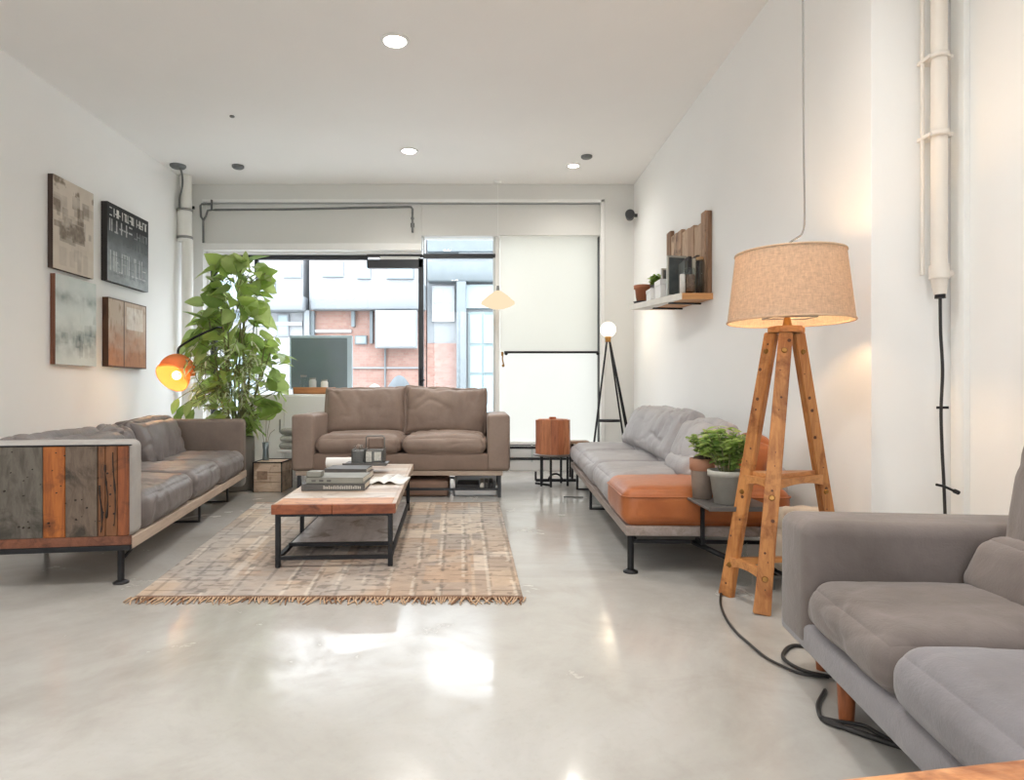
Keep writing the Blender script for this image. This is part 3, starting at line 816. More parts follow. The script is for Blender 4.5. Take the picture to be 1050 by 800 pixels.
TRAYM = plain('grey_steel_sheet', C(104, 102, 100), .5, .5, .12, 8)
q = MB().box((1.06, 3.05, .398), (1.385, 3.375, .41), .003).box((1.06, 3.046, .396), (1.385, 3.052, .418), .002).build('side_tray', TRAYM, s, True, label='dark grey steel tray fixed to the frame')
for x in (1.135, 1.335):
    MB().bar((x, 3.36, .18), (x, 3.36, .40), .018, .018).bar((x, 3.35, .178), (x, 3.45, .178), .018, .018).build('tray_post', BLACK, q, True)

# ---- front right sofa
ang = math.radians(6.7)
s = empty('grey_suede_sofa', (1.045, 2.29, 0), -PI / 2 - ang, 'grey suede sofa with wooden legs nearest the viewer, against the right wall', 'sofa')
W, D = 2.3, 1.0
MB().box((0.0, .0, .13), (W, D, .225), .02, seg=3).build('base_frame', L_SUEDE2, s)
MB().box((0, -.005, .135), (.25, D, .545), .045, seg=5).build('armrest', L_SUEDE, s)
MB().box((W - .25, -.005, .135), (W, D, .545), .045, seg=5).build('armrest', L_SUEDE, s)
MB().box((.25, D - .22, .225), (W - .25, D, .66), .05, seg=4).build('backrest', L_SUEDE, s)
xs = [.255, .77, 1.42, W - .255]
for i in range(3):
    w = xs[i + 1] - xs[i]
    MB().cushion(((xs[i] + xs[i + 1]) / 2, .385, .297), (w - .004, .80, .15), .065, .035, .007, 81 + i, 48, crease=.7).build('seat_cushion', L_SUEDE if i == 0 else L_SUEDE2, s)
for i in range(2):
    x0, x1 = (.26, 1.14) if i == 0 else (1.15, W - .26)
    M = Matrix.Translation(Vector(((x0 + x1) / 2, .66, .615))) @ Matrix.Rotation(math.radians(-9), 4, 'X')
    MB().cushion((0, 0, 0), (x1 - x0, .24, .50), .07, .03, .012, 91 + i, 40, M, side=1.2, knife=.3).build('back_cushion', L_SUEDE, s)
M = Matrix.Translation(Vector((.63, .50, .43))) @ Matrix.Rotation(math.radians(-22), 4, 'X')
MB().cushion((0, 0, 0), (.72, .15, .20), .07, .02, .012, 95, 34, M).build('lumbar_pillow', L_SUEDE, s)
WLEG = wood('walnut_leg', C(150, 88, 54), C(104, 58, 36), 'Z', 14, .4)
for x, y in ((.40, .055), (.03, .13), (W - .4, .055), (W - .08, D - .1), (.06, D - .1)):
    MB().cyl((x, y, 0), (x, y, .14), .020, .027, 16).build('leg', WLEG, s)

# ================================================================== rug
def rug():
    nu, nv = 220, 300                                  # across, along
    cs = [Vector((-1.60, 3.0)), Vector((.19, 3.0)), Vector((.15, 5.62)), Vector((-1.93, 5.62))]
    U, V = np.meshgrid(np.linspace(0, 1, nu), np.linspace(0, 1, nv))
    X = (cs[0].x * (1 - U) + cs[1].x * U) * (1 - V) + (cs[3].x * (1 - U) + cs[2].x * U) * V
    Y = (cs[0].y * (1 - U) + cs[1].y * U) * (1 - V) + (cs[3].y * (1 - U) + cs[2].y * U) * V
    rng = np.random.RandomState(5)
    warp = fbm(nv, nu, 5, 6, 1) - .5
    # columns (kilim bands along the length) each with its own rhythm of blocks
    bands = np.sort(rng.rand(15)); col = np.searchsorted(bands, np.clip(U + warp * .008, 0, 1))
    pal = np.array([C(206, 192, 176), C(172, 156, 142), C(192, 174, 154), C(146, 134, 126), C(216, 208, 198), C(172, 142, 118), C(138, 132, 130)])[:, :3]
    RGB = np.zeros((nv, nu, 3)); 
    for k in range(16):
        msk = col == k
        cuts = np.sort(rng.rand(rng.randint(8, 18))); ids = rng.randint(0, 7, 20)
        row = np.searchsorted(cuts, np.clip(V + warp * .02, 0, 1))
        RGB[msk] = pal[ids[row]][msk]
    big = fbm(nv, nu, 3, 4, 8)[..., None]; fine = fbm(nv, nu, 40, 90, 9, 3)[..., None]; fine2 = fbm(nv, nu, 90, 20, 10, 2)[..., None]
    warm = np.array(C(192, 156, 126)[:3]); grey = np.array(C(176, 174, 172)[:3])
    RGB = RGB * .62 + .38 * np.array(C(198, 182, 164)[:3])
    near = np.clip(1 - V * 1.9, 0, 1)[..., None]
    RGB = RGB * (1 - .5 * near * np.clip(big * 1.6, 0, 1)) + warm * (.5 * near * np.clip(big * 1.6, 0, 1))
    g2 = np.clip((fbm(nv, nu, 3, 3, 14)[..., None] - .45) * 5, 0, 1)
    RGB = RGB * (1 - .55 * g2) + grey * .55 * g2
    # faded weave lines: broken cross lines and long paired stripes
    stripe = (np.sin(V * 190 + warp * 2.5) > .72) & (fbm(nv, nu, 16, 40, 24, 2) > .52)
    RGB[stripe] = RGB[stripe] * .68
    dark = (np.abs(np.sin(U * 46 + warp * .5)) > .975) & (fbm(nv, nu, 20, 50, 25, 2) > .42)
    RGB[dark] *= .66
    light = (fbm(nv, nu, 9, 5, 33, 2) > .5) & (np.abs(np.sin(U * 46 + .30 + warp * .5)) > .975) & (fine[..., 0] > .36)
    RGB[light] = RGB[light] * .62 + .38 * np.array(C(232, 224, 210)[:3])
    dots = (fbm(nv, nu, 60, 80, 21, 1) > .74) & (fbm(nv, nu, 6, 8, 22, 2) > .52)
    RGB[dots] *= .62
    RGB *= (.76 + .34 * fine)
    edge = (V < .012) | (V > .99) ; RGB[edge] = np.array(C(120, 88, 66)[:3])
    Z = .010 + .004 * (fbm(nv, nu, 6, 7, 30) - .5) + .0015 * (fine[..., 0] - .5)
    vs = np.stack([X, Y, Z], -1).reshape(-1, 3).tolist()
    fs = []
    for j in range(nv - 1):
        for i in range(nu - 1):
            a = j * nu + i; fs.append((a, a + 1, a + nu + 1, a + nu))
    n0 = len(vs)
    ring = list(range(nu)) + [j * nu + nu - 1 for j in range(1, nv)] + [(nv - 1) * nu + i for i in range(nu - 2, -1, -1)] + [j * nu for j in range(nv - 2, 0, -1)]
    for k in ring: vs.append((vs[k][0], vs[k][1], .001))
    L = len(ring)
    for k in range(L): fs.append((ring[k], n0 + k, n0 + (k + 1) % L, ring[(k + 1) % L]))
    cl = np.concatenate([RGB.reshape(-1, 3), RGB.reshape(-1, 3)[ring]], 0)
    mb = MB(); mb.add(vs, fs, 0, True)
    mb.col = np.concatenate([np.clip(cl, 0, 1), np.ones((len(cl), 1))], 1)
    rt = empty('woven_rug', (-.8, 4.3, 0), 0, 'faded beige and brown patterned flatweave rug under the coffee table', 'rug')
    body = mb.build('rug_weave', tone_mat('woven_wool', .95, .5, 200, .2, .1), rt, True)
    fr = MB()
    for k in range(150):
        x = -1.61 + 1.81 * k / 149; a = random.uniform(-.5, .5); l = random.uniform(.04, .085)
        fr.tube([(x, 3.003, .010), (x + .35 * l * a, 3.0 - l * .5, .006 + random.uniform(0, .006)), (x + l * a, 3.0 - l, .004)], [.0045, .004, .0025], 5, random.choice((0, 0, 1)))
    fr.build('fringe', [plain('fringe_yarn', C(190, 160, 132), .9, var=.2, vs=30), plain('fringe_brown_yarn', C(134, 98, 72), .9, var=.2, vs=30)], rt, True, kind='stuff')
rug()

# ================================================================== coffee table
TZ = .352
ct = empty('coffee_table', (-.794, 3.5, 0), math.radians(3.2), 'reclaimed plank coffee table on a black steel frame in the middle of the rug', 'coffee table')
CT1 = wood('whitewashed_plank', C(212, 202, 192), C(180, 164, 150), 'X', 7, .38, 8, C(150, 128, 112))
CT2 = wood('bare_orange_plank', C(206, 152, 112), C(170, 110, 72), 'X', 9, .4, 9, C(126, 76, 50))
CT3 = wood('red_brown_edge', C(150, 88, 58), C(110, 58, 40), 'X', 9, .45, 8, C(80, 44, 32))
CT4 = wood('pale_pink_plank', C(200, 182, 166), C(166, 142, 124), 'X', 7, .4, 8, C(140, 112, 94))
mb = MB(); y = .028; k = 0
seqs = [CT2, CT1, CT4, CT1, CT4, CT1, CT1, CT4, CT1, CT1, CT4]
hw, TL = .33, 2.0
k = 0
while y < TL - .03:
    wd = (.20, .19, .17, .2, .18, .16, .21, .19, .17, .2, .2)[k % 11]; y1 = min(y + wd, TL - .005)
    mb.box((-hw + .012, y, TZ - .048), (hw - .022, y1 - .003, TZ + random.uniform(-.001, .001)), .002, (1, 0, 3, 0, 3, 0, 0, 3, 0, 3, 0)[k % 11], 1)
    mb.box((-hw + .0, y, TZ - .05), (-hw + .012, y1 - .003, TZ - .001), .002, 3, 1)
    y = y1; k += 1
top = mb.build('table_top', [CT1, CT2, CT3, CT4], ct)
mb = MB().box((-hw, 0, TZ - .052), (-.01, .028, TZ), .004, 0).box((-.008, 0, TZ - .052), (hw, .028, TZ), .004, 0)
mb.build('front_edge_board', CT3, top)
mb = MB().box((hw - .022, .028, TZ - .052), (hw, TL, TZ), .003); mb.build('side_edge_board', CT4, top)
for y in (.035, TL - .36 + .0):
    pass
fy = TL - .30
for x in (-hw + .03, hw - .03):
    for y in (.03, fy): MB().bar((x, y, 0.012), (x, y, TZ - .05), .026, .026, bev=.002).build('leg', BLACK, ct)
MB().bar((-hw + .03, .62, .05), (-hw + .03, .62, TZ - .05), .022, .022).build('leg', BLACK, ct)
zb = .062
for a, b in (((-hw + .03, .03, zb), (hw - .03, .03, zb)), ((-hw + .03, .28, zb + .015), (hw - .03, .28, zb + .015)), ((-hw + .03, fy, zb), (hw - .03, fy, zb)), ((-hw + .03, .03, zb), (-hw + .03, fy, zb)), ((hw - .03, .03, zb), (hw - .03, fy, zb))):
    MB().bar(a, b, .022, .02).build('stretcher', BLACK, ct)
MB().box((-hw + .04, .27, zb + .008), (hw - .04, fy - .01, zb + .022), .002).build('lower_shelf', wood('blue_grey_board', C(214, 214, 218), C(186, 186, 190), 'Y', 6, .3, 6, C(130, 124, 120)), ct)
mb = MB().bar((-hw + .03, .03, TZ - .06), (hw - .03, .03, TZ - .06), .02, .014).bar((-hw + .03, fy, TZ - .06), (hw - .03, fy, TZ - .06), .02, .014)
mb.build('top_rail', BLACK, ct)

# books, magazine, roll and caddy on the table
PAPER = plain('book_pages', C(226, 220, 208), .8, var=.06, vs=40)
def book(name, x0, y0, w, d, h, z, rot, cover, label, cat='book', group=None, spine=None, pages=PAPER, deco=None):
    b = empty(name, (x0, y0, z), rot, label, cat, group)
    t = .004
    mb = MB().box((0, 0, 0), (w, d, t), .001).box((0, 0, h - t), (w, d, h), .001).box((0, 0, 0), (w, .006, h), .002)
    mb.build('cover', cover, b)
    MB().box((.004, .006, t), (w - .006, d - .005, h - t)).build('pages', pages, b)
    if deco: deco(b, w, d, h)
    return b
CVD = plain('charcoal_book_cover', C(86, 84, 82), .5, var=.1); CVG = plain('grey_green_book_cover', C(134, 134, 126), .55, var=.1)
CVB = plain('brown_grey_book_cover', C(120, 106, 98), .55, var=.1); CVK = plain('near_black_book_cover', C(58, 56, 56), .5)
CVL = plain('silver_lettering', C(190, 186, 178), .5)
def letters(n, c=CVL, hh=.5, x0=.35, x1=.95):
    def f(b, w, d, h):
        mb = MB(); rng = random.Random(n)
        for i in range(n):
            a = w * (x0 + (x1 - x0) * i / n); ww = w * (x1 - x0) / n * .55
            mb.box((a, -.0012, h * (.5 - hh / 2)), (a + ww, .001, h * (.5 + hh / 2 * rng.uniform(.4, 1))))
        mb.build('spine_lettering', c, b)
    return f
book('large_book', -1.10, 3.98, .385, .28, .042, TZ + .001, .03, CVD, 'large charcoal book with rows of spine marks, lowest on the coffee table front pile', deco=letters(22))
book('grey_book', -1.075, 3.99, .35, .26, .036, TZ + .0445, .0, CVG, 'grey green book lying on the large charcoal book', deco=letters(3, CVD, .4, .1, .5))
bx_ = MB().box((-1.075, 4.00, TZ + .081), (-.985, 4.09, TZ + .115), .006).build('small_tin', CVG, None, label='small grey green box on the left end of the front book pile', cat='box', origin=(-1.03, 4.045, TZ + .081))
book('brown_book', -1.09, 4.47, .315, .26, .045, TZ + .001, .02, CVB, 'brown grey book at the bottom of the back pile on the coffee table', deco=letters(6, CVD, .4, .2, .8))
book('slim_grey_book', -1.08, 4.48, .29, .24, .03, TZ + .047, -.02, CVD, 'slim dark book on top of the back pile on the coffee table')
def magazine():
    m = empty('open_magazine', (-.63, 4.42, TZ), math.radians(-2), 'white open magazine curling beside the book piles on the coffee table', 'magazine')
    for sgn in (-1, 1):
        vs = []; fs = []; n = 12
        for k in (0, 1):
            for i in range(n + 1):
                u = i / n; z = .004 + .022 * math.sin(min(1, u * 1.6) * PI) * (1 - u * .5) + k * .004
                for y in (-.17, .17): vs.append((sgn * u * .125, y, z))
        S = 2 * (n + 1)
        for i in range(n):
            a = 2 * i; fs.append((a, a + 1, a + 3, a + 2)); fs.append((S + a, S + a + 2, S + a + 3, S + a + 1)); fs.append((a, a + 2, S + a + 2, S + a)); fs.append((a + 1, S + a + 1, S + a + 3, a + 3))
        fs.append((2 * n, 2 * n + 1, S + 2 * n + 1, S + 2 * n))
        MB().add(vs, fs, 0, True).build('page', plain('white_magazine_page', C(238, 237, 234), .5, var=.03), m)
magazine()
rl = empty('paper_roll', (-1.13, 5.22, TZ), 0, 'rolled white paper lying at the far end of the coffee table', 'paper roll')
mb = MB().cyl((-.11, 0, .042), (.11, .01, .042), .041, seg=24).tube([(.1105 * sgn, .005 + .005 * sgn + r * .001 * math.cos(a), .042 + r * .001 * math.sin(a)) for sgn in (-1,) for a, r in [(k * .5, 8 + k * .7) for k in range(40)]], .0012, 5)
mb.build('sheet', plain('white_paper', C(240, 239, 236), .6, var=.02), rl)

st = empty('cake_stand', (-.875, 4.95, TZ), .03, 'low dark stand with a square tray in the middle of the coffee table', 'stand')
MB().box((-.055, -.06, 0), (.03, .05, .058), .006).build('pedestal', TRAYM, st)
MB().box((-.155, -.12, .058), (.165, .12, .070), .003).box((-.158, -.123, .066), (.168, -.118, .078), .002).build('tray', TRAYM, st)
cz = TZ + .0715
cd = empty('wire_caddy', (-.855, 4.95, cz), .03, 'grey metal caddy with two bins standing on the dark tray', 'caddy')
MESHM = plain('grey_wire_mesh', C(128, 128, 126), .5, .4, .1, 20); 
def wire_bin(x0, x1, h, name='bin'):
    mb = MB(); y0, y1 = -.07, .07
    for z in np.linspace(0, h, 7): mb.tube([(x0, y0, z), (x1, y0, z), (x1, y1, z), (x0, y1, z)], .0022, 5, closed=True)
    for x in np.linspace(x0, x1, 9):
        for y in (y0, y1): mb.cyl((x, y, 0), (x, y, h), .0022, seg=5)
    for y in np.linspace(y0, y1, 8):
        for x in (x0, x1): mb.cyl((x, y, 0), (x, y, h), .0022, seg=5)
    mb.box((x0, y0, 0), (x1, y1, .003)); mb.box((x0 + .006, y0 + .006, .003), (x1 - .006, y1 - .006, h * .93), .004)
    return mb.build(name, MESHM, cd)
wire_bin(-.118, -.028, .10); wire_bin(-.02, .118, .105)
mb = MB().box((-.012, -.072, .012), (.03, -.068, .088), .001).box((.05, -.072, .02), (.10, -.068, .085), .001)
mb.build('label_plate', plain('pale_label_card', C(204, 202, 194), .6, var=.2, vs=60), cd)
mb = MB().tube([(-.02, .0, .10), (-.02, 0, .19), (-.01, 0, .20), (.108, 0, .20), (.118, 0, .19), (.118, 0, .10)], .0045, 8)
mb.build('handle', MESHM, cd)
b_ = MB().box((-.81 - .055, 4.965, cz + .107), (-.81 + .06, 5.01, cz + .185), .01).build('leather_notebook', L_TAUPE2, None, label='brown leather notebook standing upright in the metal caddy', cat='notebook', origin=(-.81, 4.98, cz + .107))
for k, (xx, hh) in enumerate(((-.955, .03), (-.935, .045), (-.915, .035))):
    MB().sphere((xx, 4.95, cz + .095 + hh * .5), .018, 0, 12, (1, 1, 1.1)).build('glass_bauble', GLASSW if k != 1 else L_TAUPE, None, label=('clear glass ball at the left corner of the caddy', 'brown ball between two glass balls in the caddy', 'clear glass ball beside the caddy handle')[k], cat='ball', origin=(xx, 4.95, cz + .1))

# near right: corner of another wooden table
nt_ = empty('plank_side_table', (.41, .765, 0), math.radians(9.6), 'orange wooden table corner right in front of the grey suede sofa', 'table')
NT = wood('honey_wood', C(222, 164, 116), C(186, 120, 76), 'X', 9, .4, 7, C(140, 84, 54))
mb = MB()
for k in range(3): mb.box((0, -.36 + k * .12, .468), (.31, -.36 + k * .12 + .118, .50), .006, 0, 2)
mb.build('table_top', NT, nt_)
for x in (.03, .28):
    for y in (-.33, -.03): MB().bar((x, y, 0), (x, y, .468), .03, .03).build('leg', BLACK, nt_)

# ================================================================== tripod floor lamp of ladder wood
LW = wood('honey_ladder_wood', C(190, 132, 78), C(154, 96, 52), 'Z', 11, .45, 12, C(120, 66, 36))
LW2 = wood('honey_ladder_wood_across', C(198, 140, 86), C(162, 102, 58), 'X', 11, .45, 10)
LX, LY = 1.395, 2.99
fl = empty('tripod_floor_lamp', (LX, LY, 0), 0, 'tall wooden tripod floor lamp with a linen drum shade beside the suede sofa', 'floor lamp')
ZT = 1.225
feet = [Vector((1.20, 2.80, 0)), Vector((1.145, 3.06, 0)), Vector((1.70, 3.10, 0))]
tops = [Vector((1.375, 2.955, ZT)), Vector((1.335, 3.01, ZT)), Vector((1.455, 3.01, ZT))]
facing = [Vector((-.4, -1, 0)), Vector((-1, -.55, 0)), Vector((.25, -1, 0))]
for a, b, fv in zip(feet, tops, facing):
    d = (b - a).normalized(); n_ = (fv - d * fv.dot(d)).normalized(); sd = d.cross(n_).normalized()
    R = Matrix((sd, n_, d)).transposed().to_4x4(); R.translation = a
    mb = MB(); L = (b - a).length
    prof = [(0, .036), (.10, .033), (L * .5, .031), (L, .029)]
    for (z0, w0), (z1, w1) in zip(prof, prof[1:]):
        pass
    vs = []; fs = []
    for z, w in prof:
        for sx, sy in ((-1, -1), (1, -1), (1, 1), (-1, 1)):
            for cx, cy in ((0, 0),): vs.append((sx * w, sy * .017, z))
    for k in range(len(prof) - 1):
        for i in range(4): fs.append((4 * k + i, 4 * k + (i + 1) % 4, 4 * k + 4 + (i + 1) % 4, 4 * k + 4 + i))
    fs += [(3, 2, 1, 0), (12, 13, 14, 15)]
    bmm = bmesh.new()
    for v in vs: bmm.verts.new(v)
    bmm.verts.ensure_lookup_table()
    for f in fs: bmm.faces.new([bmm.verts[i] for i in f])
    bmesh.ops.bevel(bmm, geom=[e for e in bmm.edges], offset=.004, segments=2, affect='EDGES')
    mb.bm(bmm, 0, False, R)
    rng = random.Random(int(a.x * 1000))
    for k in range(11):
        z = .06 + (L - .1) * k / 10 + rng.uniform(-.05, .05); x = rng.uniform(-.018, .018)
        mb.cyl(R @ Vector((x, .0165, z)), R @ Vector((x, .0185, z)), rng.choice((.003, .005, .008)), seg=10, mi=1)
    for z in (.40 * L, .12 * L, .93 * L):
        mb.cyl(R @ Vector((0, .017, z)), R @ Vector((0, .022, z)), .013, .010, 14, 2)
    leg = mb.build('leg', [LW, plain('dark_nail_head', C(92, 54, 34), .6), BRASS], fl, True)
# head plate
mb = MB()
c0 = Vector((LX - .005, LY, ZT + .012))
for a, b in ((tops[0], tops[1]), (tops[1], tops[2]), (tops[2], tops[0])):
    mb.bar((a.x, a.y, ZT + .012), (b.x, b.y, ZT + .012), .075, .026, bev=.004)
mb.cyl((c0.x, c0.y, ZT), (c0.x, c0.y, ZT + .028), .07, seg=24)
mb.build('head_plate', LW2, fl, True)
# shelf and rungs
def at_z(i, z): return feet[i] + (tops[i] - feet[i]) * (z / ZT)
zs = .545
p = [at_z(i, zs) for i in range(3)]
def rung(i, j, z, w=.03, h=.045, sagg=.03):
    a, b = at_z(i, z), at_z(j, z); mid = (a + b) / 2 + Vector((0, 0, -sagg * .0)); n = 8; vs = []; fs = []
    d = (b - a).normalized(); s_ = d.cross(Vector((0, 0, 1))).normalized() * (w / 2)
    for k in range(n + 1):
        t = k / n; c = a + (b - a) * t; arch = sagg * 4 * t * (1 - t)
        for sg in (-1, 1):
            vs.append(c + s_ * sg + Vector((0, 0, h / 2))); vs.append(c + s_ * sg + Vector((0, 0, -h / 2 + arch)))
    for k in range(n):
        q = 4 * k
        fs += [(q, q + 4, q + 6, q + 2), (q + 1, q + 3, q + 7, q + 5), (q, q + 1, q + 5, q + 4), (q + 2, q + 6, q + 7, q + 3)]
    fs += [(0, 2, 3, 1), (4 * n, 4 * n + 1, 4 * n + 3, 4 * n + 2)]
    return MB().add(vs, fs).build('rung', LW2, fl, True)
for z in (zs, .16):
    rung(0, 1, z, .03, .05, .02)
rung(0, 2, zs, .03, .05, .02); rung(1, 2, .16, .025, .04, .015); rung(1, 2, zs, .03, .05, .02)
mb = MB(); tri = [q + (Vector((q.x, q.y, q.z)) - sum(p, Vector()) / 3) * -.06 for q in p]
vs = [Vector((q.x, q.y, zs + .026)) for q in tri] + [Vector((q.x, q.y, zs + .044)) for q in tri]
mb.add(vs, [(2, 1, 0), (3, 4, 5), (0, 1, 4, 3), (1, 2, 5, 4), (2, 0, 3, 5)]); mb.build('shelf', LW2, fl, True)
# stem, shade, bulb
SX, SYY = XX(809.5, 3.0), 3.0
z0, z1 = 1.278, 1.588
MB().cyl((SX - .01, SYY, ZT + .02), (SX - .01, SYY, z1 - .03), .011, seg=12).cyl((SX - .01, SYY, ZT + .03), (SX - .01, SYY, ZT + .07), .022, .014, 16).build('stem', BRASS, fl, True)
LINEN = translucent('linen_shade_cloth', (.74, .62, .50, 1), .55, 0, .26, (.82, .60, .40, 1))
RB, RT = 60.0 * 3.0 / F, 52.0 * 3.0 / F
sh = MB().lathe([(RB + (RT - RB) * k / 8, z0 + (z1 - z0) * k / 8) for k in range(9)], (SX, SYY, 0), 64).lathe([(RB - .003 + (RT - RB) * k / 8, z0 + (z1 - z0) * k / 8) for k in range(9)], (SX, SYY, 0), 64).build('lamp_shade', LINEN, fl, True)
HEM = plain('linen_hem', C(206, 178, 150), .8, var=.08, vs=60)
for r, z in ((RB, z0), (RT, z1)):
    MB().tube([(SX + r * math.cos(a * PI / 36), SYY + r * math.sin(a * PI / 36), z) for a in range(72)], .005, 6, closed=True).build('shade_hem', HEM, sh, True)
mb = MB()
for a in (20, 140, 260):
    a = math.radians(a); mb.bar((SX - .01, SYY, z1 - .03), (SX + RT * math.cos(a), SYY + RT * math.sin(a), z1 - .008), .005, .005)
mb.cyl((SX - .01, SYY, z1 - .04), (SX - .01, SYY, z1 + .03), .008, seg=10).sphere((SX - .01, SYY, z1 + .035), .012, 0, 10)
mb.build('shade_carrier', STEEL, fl, True)
MB().tube([(SX - .10, SYY - .06, ZT + .07), (SX + .10, SYY - .06, ZT + .07), (SX + .10, SYY + .06, ZT + .07), (SX - .10, SYY + .06, ZT + .07)], .004, 6, closed=True).build('wire_loop', STEEL, fl, True)
MB().sphere((SX - .01, SYY, z0 + .16), .042, 0, 16).build('bulb', emit('warm_bulb', (1, .68, .36, 1), 14), fl, True)
def point(name, loc, w, col, r, parent):
    d = bpy.data.lights.new(name, 'POINT'); d.energy = w; d.color = col; d.shadow_soft_size = r
    o = bpy.data.objects.new(name, d); COL.objects.link(o)
    o.parent = parent; o.location = MW[parent.name].inverted() @ Vector(loc); return o
point('bulb_light', (SX - .01, SYY, z0 + .16), 42, (1, .62, .32), .045, fl)
# cord from ceiling to shade
hc = empty('pendant_cord', (SX, SYY, CEIL), 0, 'thin grey cord hanging from the ceiling to the top of the linen lamp shade', 'cord')
MB().tube(smooth_path([P(823.5, -157, 3.0), P(823.5, 40, 3.0), P(824, 140, 3.0), P(825, 218, 3.0), P(823, 238, 3.0), P(817, 244, 3.0), P(812, 247, 3.0), P(808.5, 250, 3.0)], 8), .0042, 8).build('cord', plain('grey_cord', C(140, 138, 136), .6), hc, True)
MB().lathe([(.001, -.03), (.05, -.03), (.055, 0)], (XX(823.5, 3.0), 3.0, CEIL), 20).build('ceiling_cup', TRIMW, hc, True)
# lamp cord along the floor
def G(px, py, z=.008):
    y = (H - z) * F / (py - CY); return Vector((XX(px, y), y, z))
MB().tube(smooth_path([G(744, 596), G(739, 612), G(741, 627), G(752, 645), G(768, 660), G(785, 674), G(802, 683), G(818, 690), G(836, 693), G(858, 694)], 8), .0052, 8).build('lamp_cord', DARKRUB, None, label='dark lamp cord curving over the floor from the tripod lamp to the suede sofa', cat='cord')
MB().tube(smooth_path([G(850, 694), G(828, 689), G(812, 682), G(803, 674), G(806, 666), G(815, 662), G(830, 664)], 8), .0068, 8).build('black_cable_loop', DARKRUB, None, label='thick black cable looping on the floor at the left front corner of the suede sofa', cat='cable')
MB().tube(smooth_path([G(846, 708), G(839, 722), G(842, 736), G(856, 744), G(880, 750), G(905, 759), G(930, 768)], 8), .006, 8).tube(smooth_path([G(842, 736, .012), G(860, 740, .012), G(885, 744, .012), G(900, 752, .012), G(925, 766, .012)], 8), .006, 8).tube(smooth_path([G(842, 736), G(870, 748), G(930, 768)], 6), .008, 8).build('black_cable_bundle', DARKRUB, None, label='bundle of black cables on the floor by the front wooden sofa leg', cat='cable')

# ================================================================== pots by the daybed
SOIL = plain('potting_soil', C(70, 58, 48), .95, var=.3, vs=60, bstr=.6)
def leafy_material(name, c1, c2, c3):
    m, nt, out = new_mat(name)
    a = nt.nodes.new('ShaderNodeVertexColor'); a.layer_name = 'tone'
    f = noise_node(nt, coords(nt), 14, 4)
    col = mixc(nt, maprange(nt, f, .35, .7, 0, .4), a.outputs[0], c3)
    p = nt.nodes.new('ShaderNodeBsdfPrincipled'); nt.links.new(col, p.inputs['Base Color']); p.inputs['Roughness'].default_value = .42
    p.inputs['Specular IOR Level'].default_value = .4
    t = nt.nodes.new('ShaderNodeBsdfTranslucent'); nt.links.new(col, t.inputs[0])
    mx = nt.nodes.new('ShaderNodeMixShader'); mx.inputs[0].default_value = .5
    nt.links.new(p.outputs[0], mx.inputs[1]); nt.links.new(t.outputs[0], mx.inputs[2]); nt.links.new(mx.outputs[0], out.inputs[0])
    return m
LEAF = leafy_material('green_leaf', None, None, C(178, 196, 120))
STEMM = plain('green_brown_stem', C(126, 128, 84), .6, var=.15, vs=20)

def leaf(mb, base, direc, length, width, roll, tone, heart=True, droop=.3):
    """one leaf blade: midrib along direc, folded and drooping"""
    d = direc.normalized(); up = Vector((0, 0, 1))
    s_ = d.cross(up); s_ = s_.normalized() if s_.length > .05 else Vector((1, 0, 0))
    n_ = s_.cross(d).normalized()
    s_, n_ = s_ * math.cos(roll) + n_ * math.sin(roll), n_ * math.cos(roll) - s_ * math.sin(roll)
    prof = [(0, .18), (.08, .62), (.22, .98), (.40, 1.0), (.6, .80), (.8, .45), (.93, .16), (1, .0)] if heart else [(0, .05), (.2, .7), (.45, 1.0), (.7, .75), (.9, .3), (1, 0)]
    vs = []; fs = []
    for t, w in prof:
        c = base + d * (length * t) - up * (droop * length * t * t)
        back = -.10 * length if (heart and t < .1) else 0
        for sg in (-1, 0, 1):
            q = c + s_ * (sg * w * width / 2) + n_ * (abs(sg) * w * width * .14)
            if sg != 0: q = q + d * back
            vs.append(q)
    m = len(prof)
    for k in range(m - 1):
        a = 3 * k; fs += [(a, a + 1, a + 4, a + 3), (a + 1, a + 2, a + 5, a + 4)]
    mb.add(vs, fs, 0, True)
    for i in range(len(vs)):
        edge = .9 if i % 3 != 1 else 1.12
        mb.col.append((tone[0] * edge, tone[1] * edge, tone[2] * edge, 1))

def herb(parent, c, h, spread, n, lsize, tones, seed, world=True):
    rng = random.Random(seed); mb = MB(); sb = MB()
    for k in range(n):
        a = rng.uniform(0, 2 * PI); r = spread * math.sqrt(rng.random()); hh = h * rng.uniform(.55, 1.0) * (1 - .35 * (r / spread) ** 2)
        tip = Vector(c) + Vector((r * math.cos(a), r * math.sin(a), hh)); b0 = Vector(c) + Vector((r * .25 * math.cos(a), r * .25 * math.sin(a), 0))
        mid = (b0 + tip) / 2 + Vector((0, 0, .15 * hh)); pts = smooth_path([b0, mid, tip], 4)
        sb.tube(pts, .0022, 5)
        for q in range(2, len(pts)):
            for w in range(2):
                aa = rng.uniform(0, 2 * PI); dr = Vector((math.cos(aa), math.sin(aa), rng.uniform(-.1, .7)))
                leaf(mb, pts[q], dr, lsize * rng.uniform(.6, 1.2), lsize * rng.uniform(.4, .6), rng.uniform(-.6, .6), rng.choice(tones), False, .25)
    mb.build('foliage', LEAF, parent, world); sb.build('stems', STEMM, parent, world)
HT = [C(128, 160, 74)[:3], C(154, 182, 96)[:3], C(108, 142, 70)[:3], C(176, 196, 124)[:3]]
TRY = 3.22; TZZ = .412
GP = plain('grey_stone_pot', C(168, 166, 158), .75, var=.14, vs=9, bstr=.2); 
px_ = XX(746, 3.2)
pt = empty('grey_potted_herb', (px_, 3.2, TZZ), 0, 'grey stone pot of leafy herbs on the steel tray of the daybed', 'potted plant')
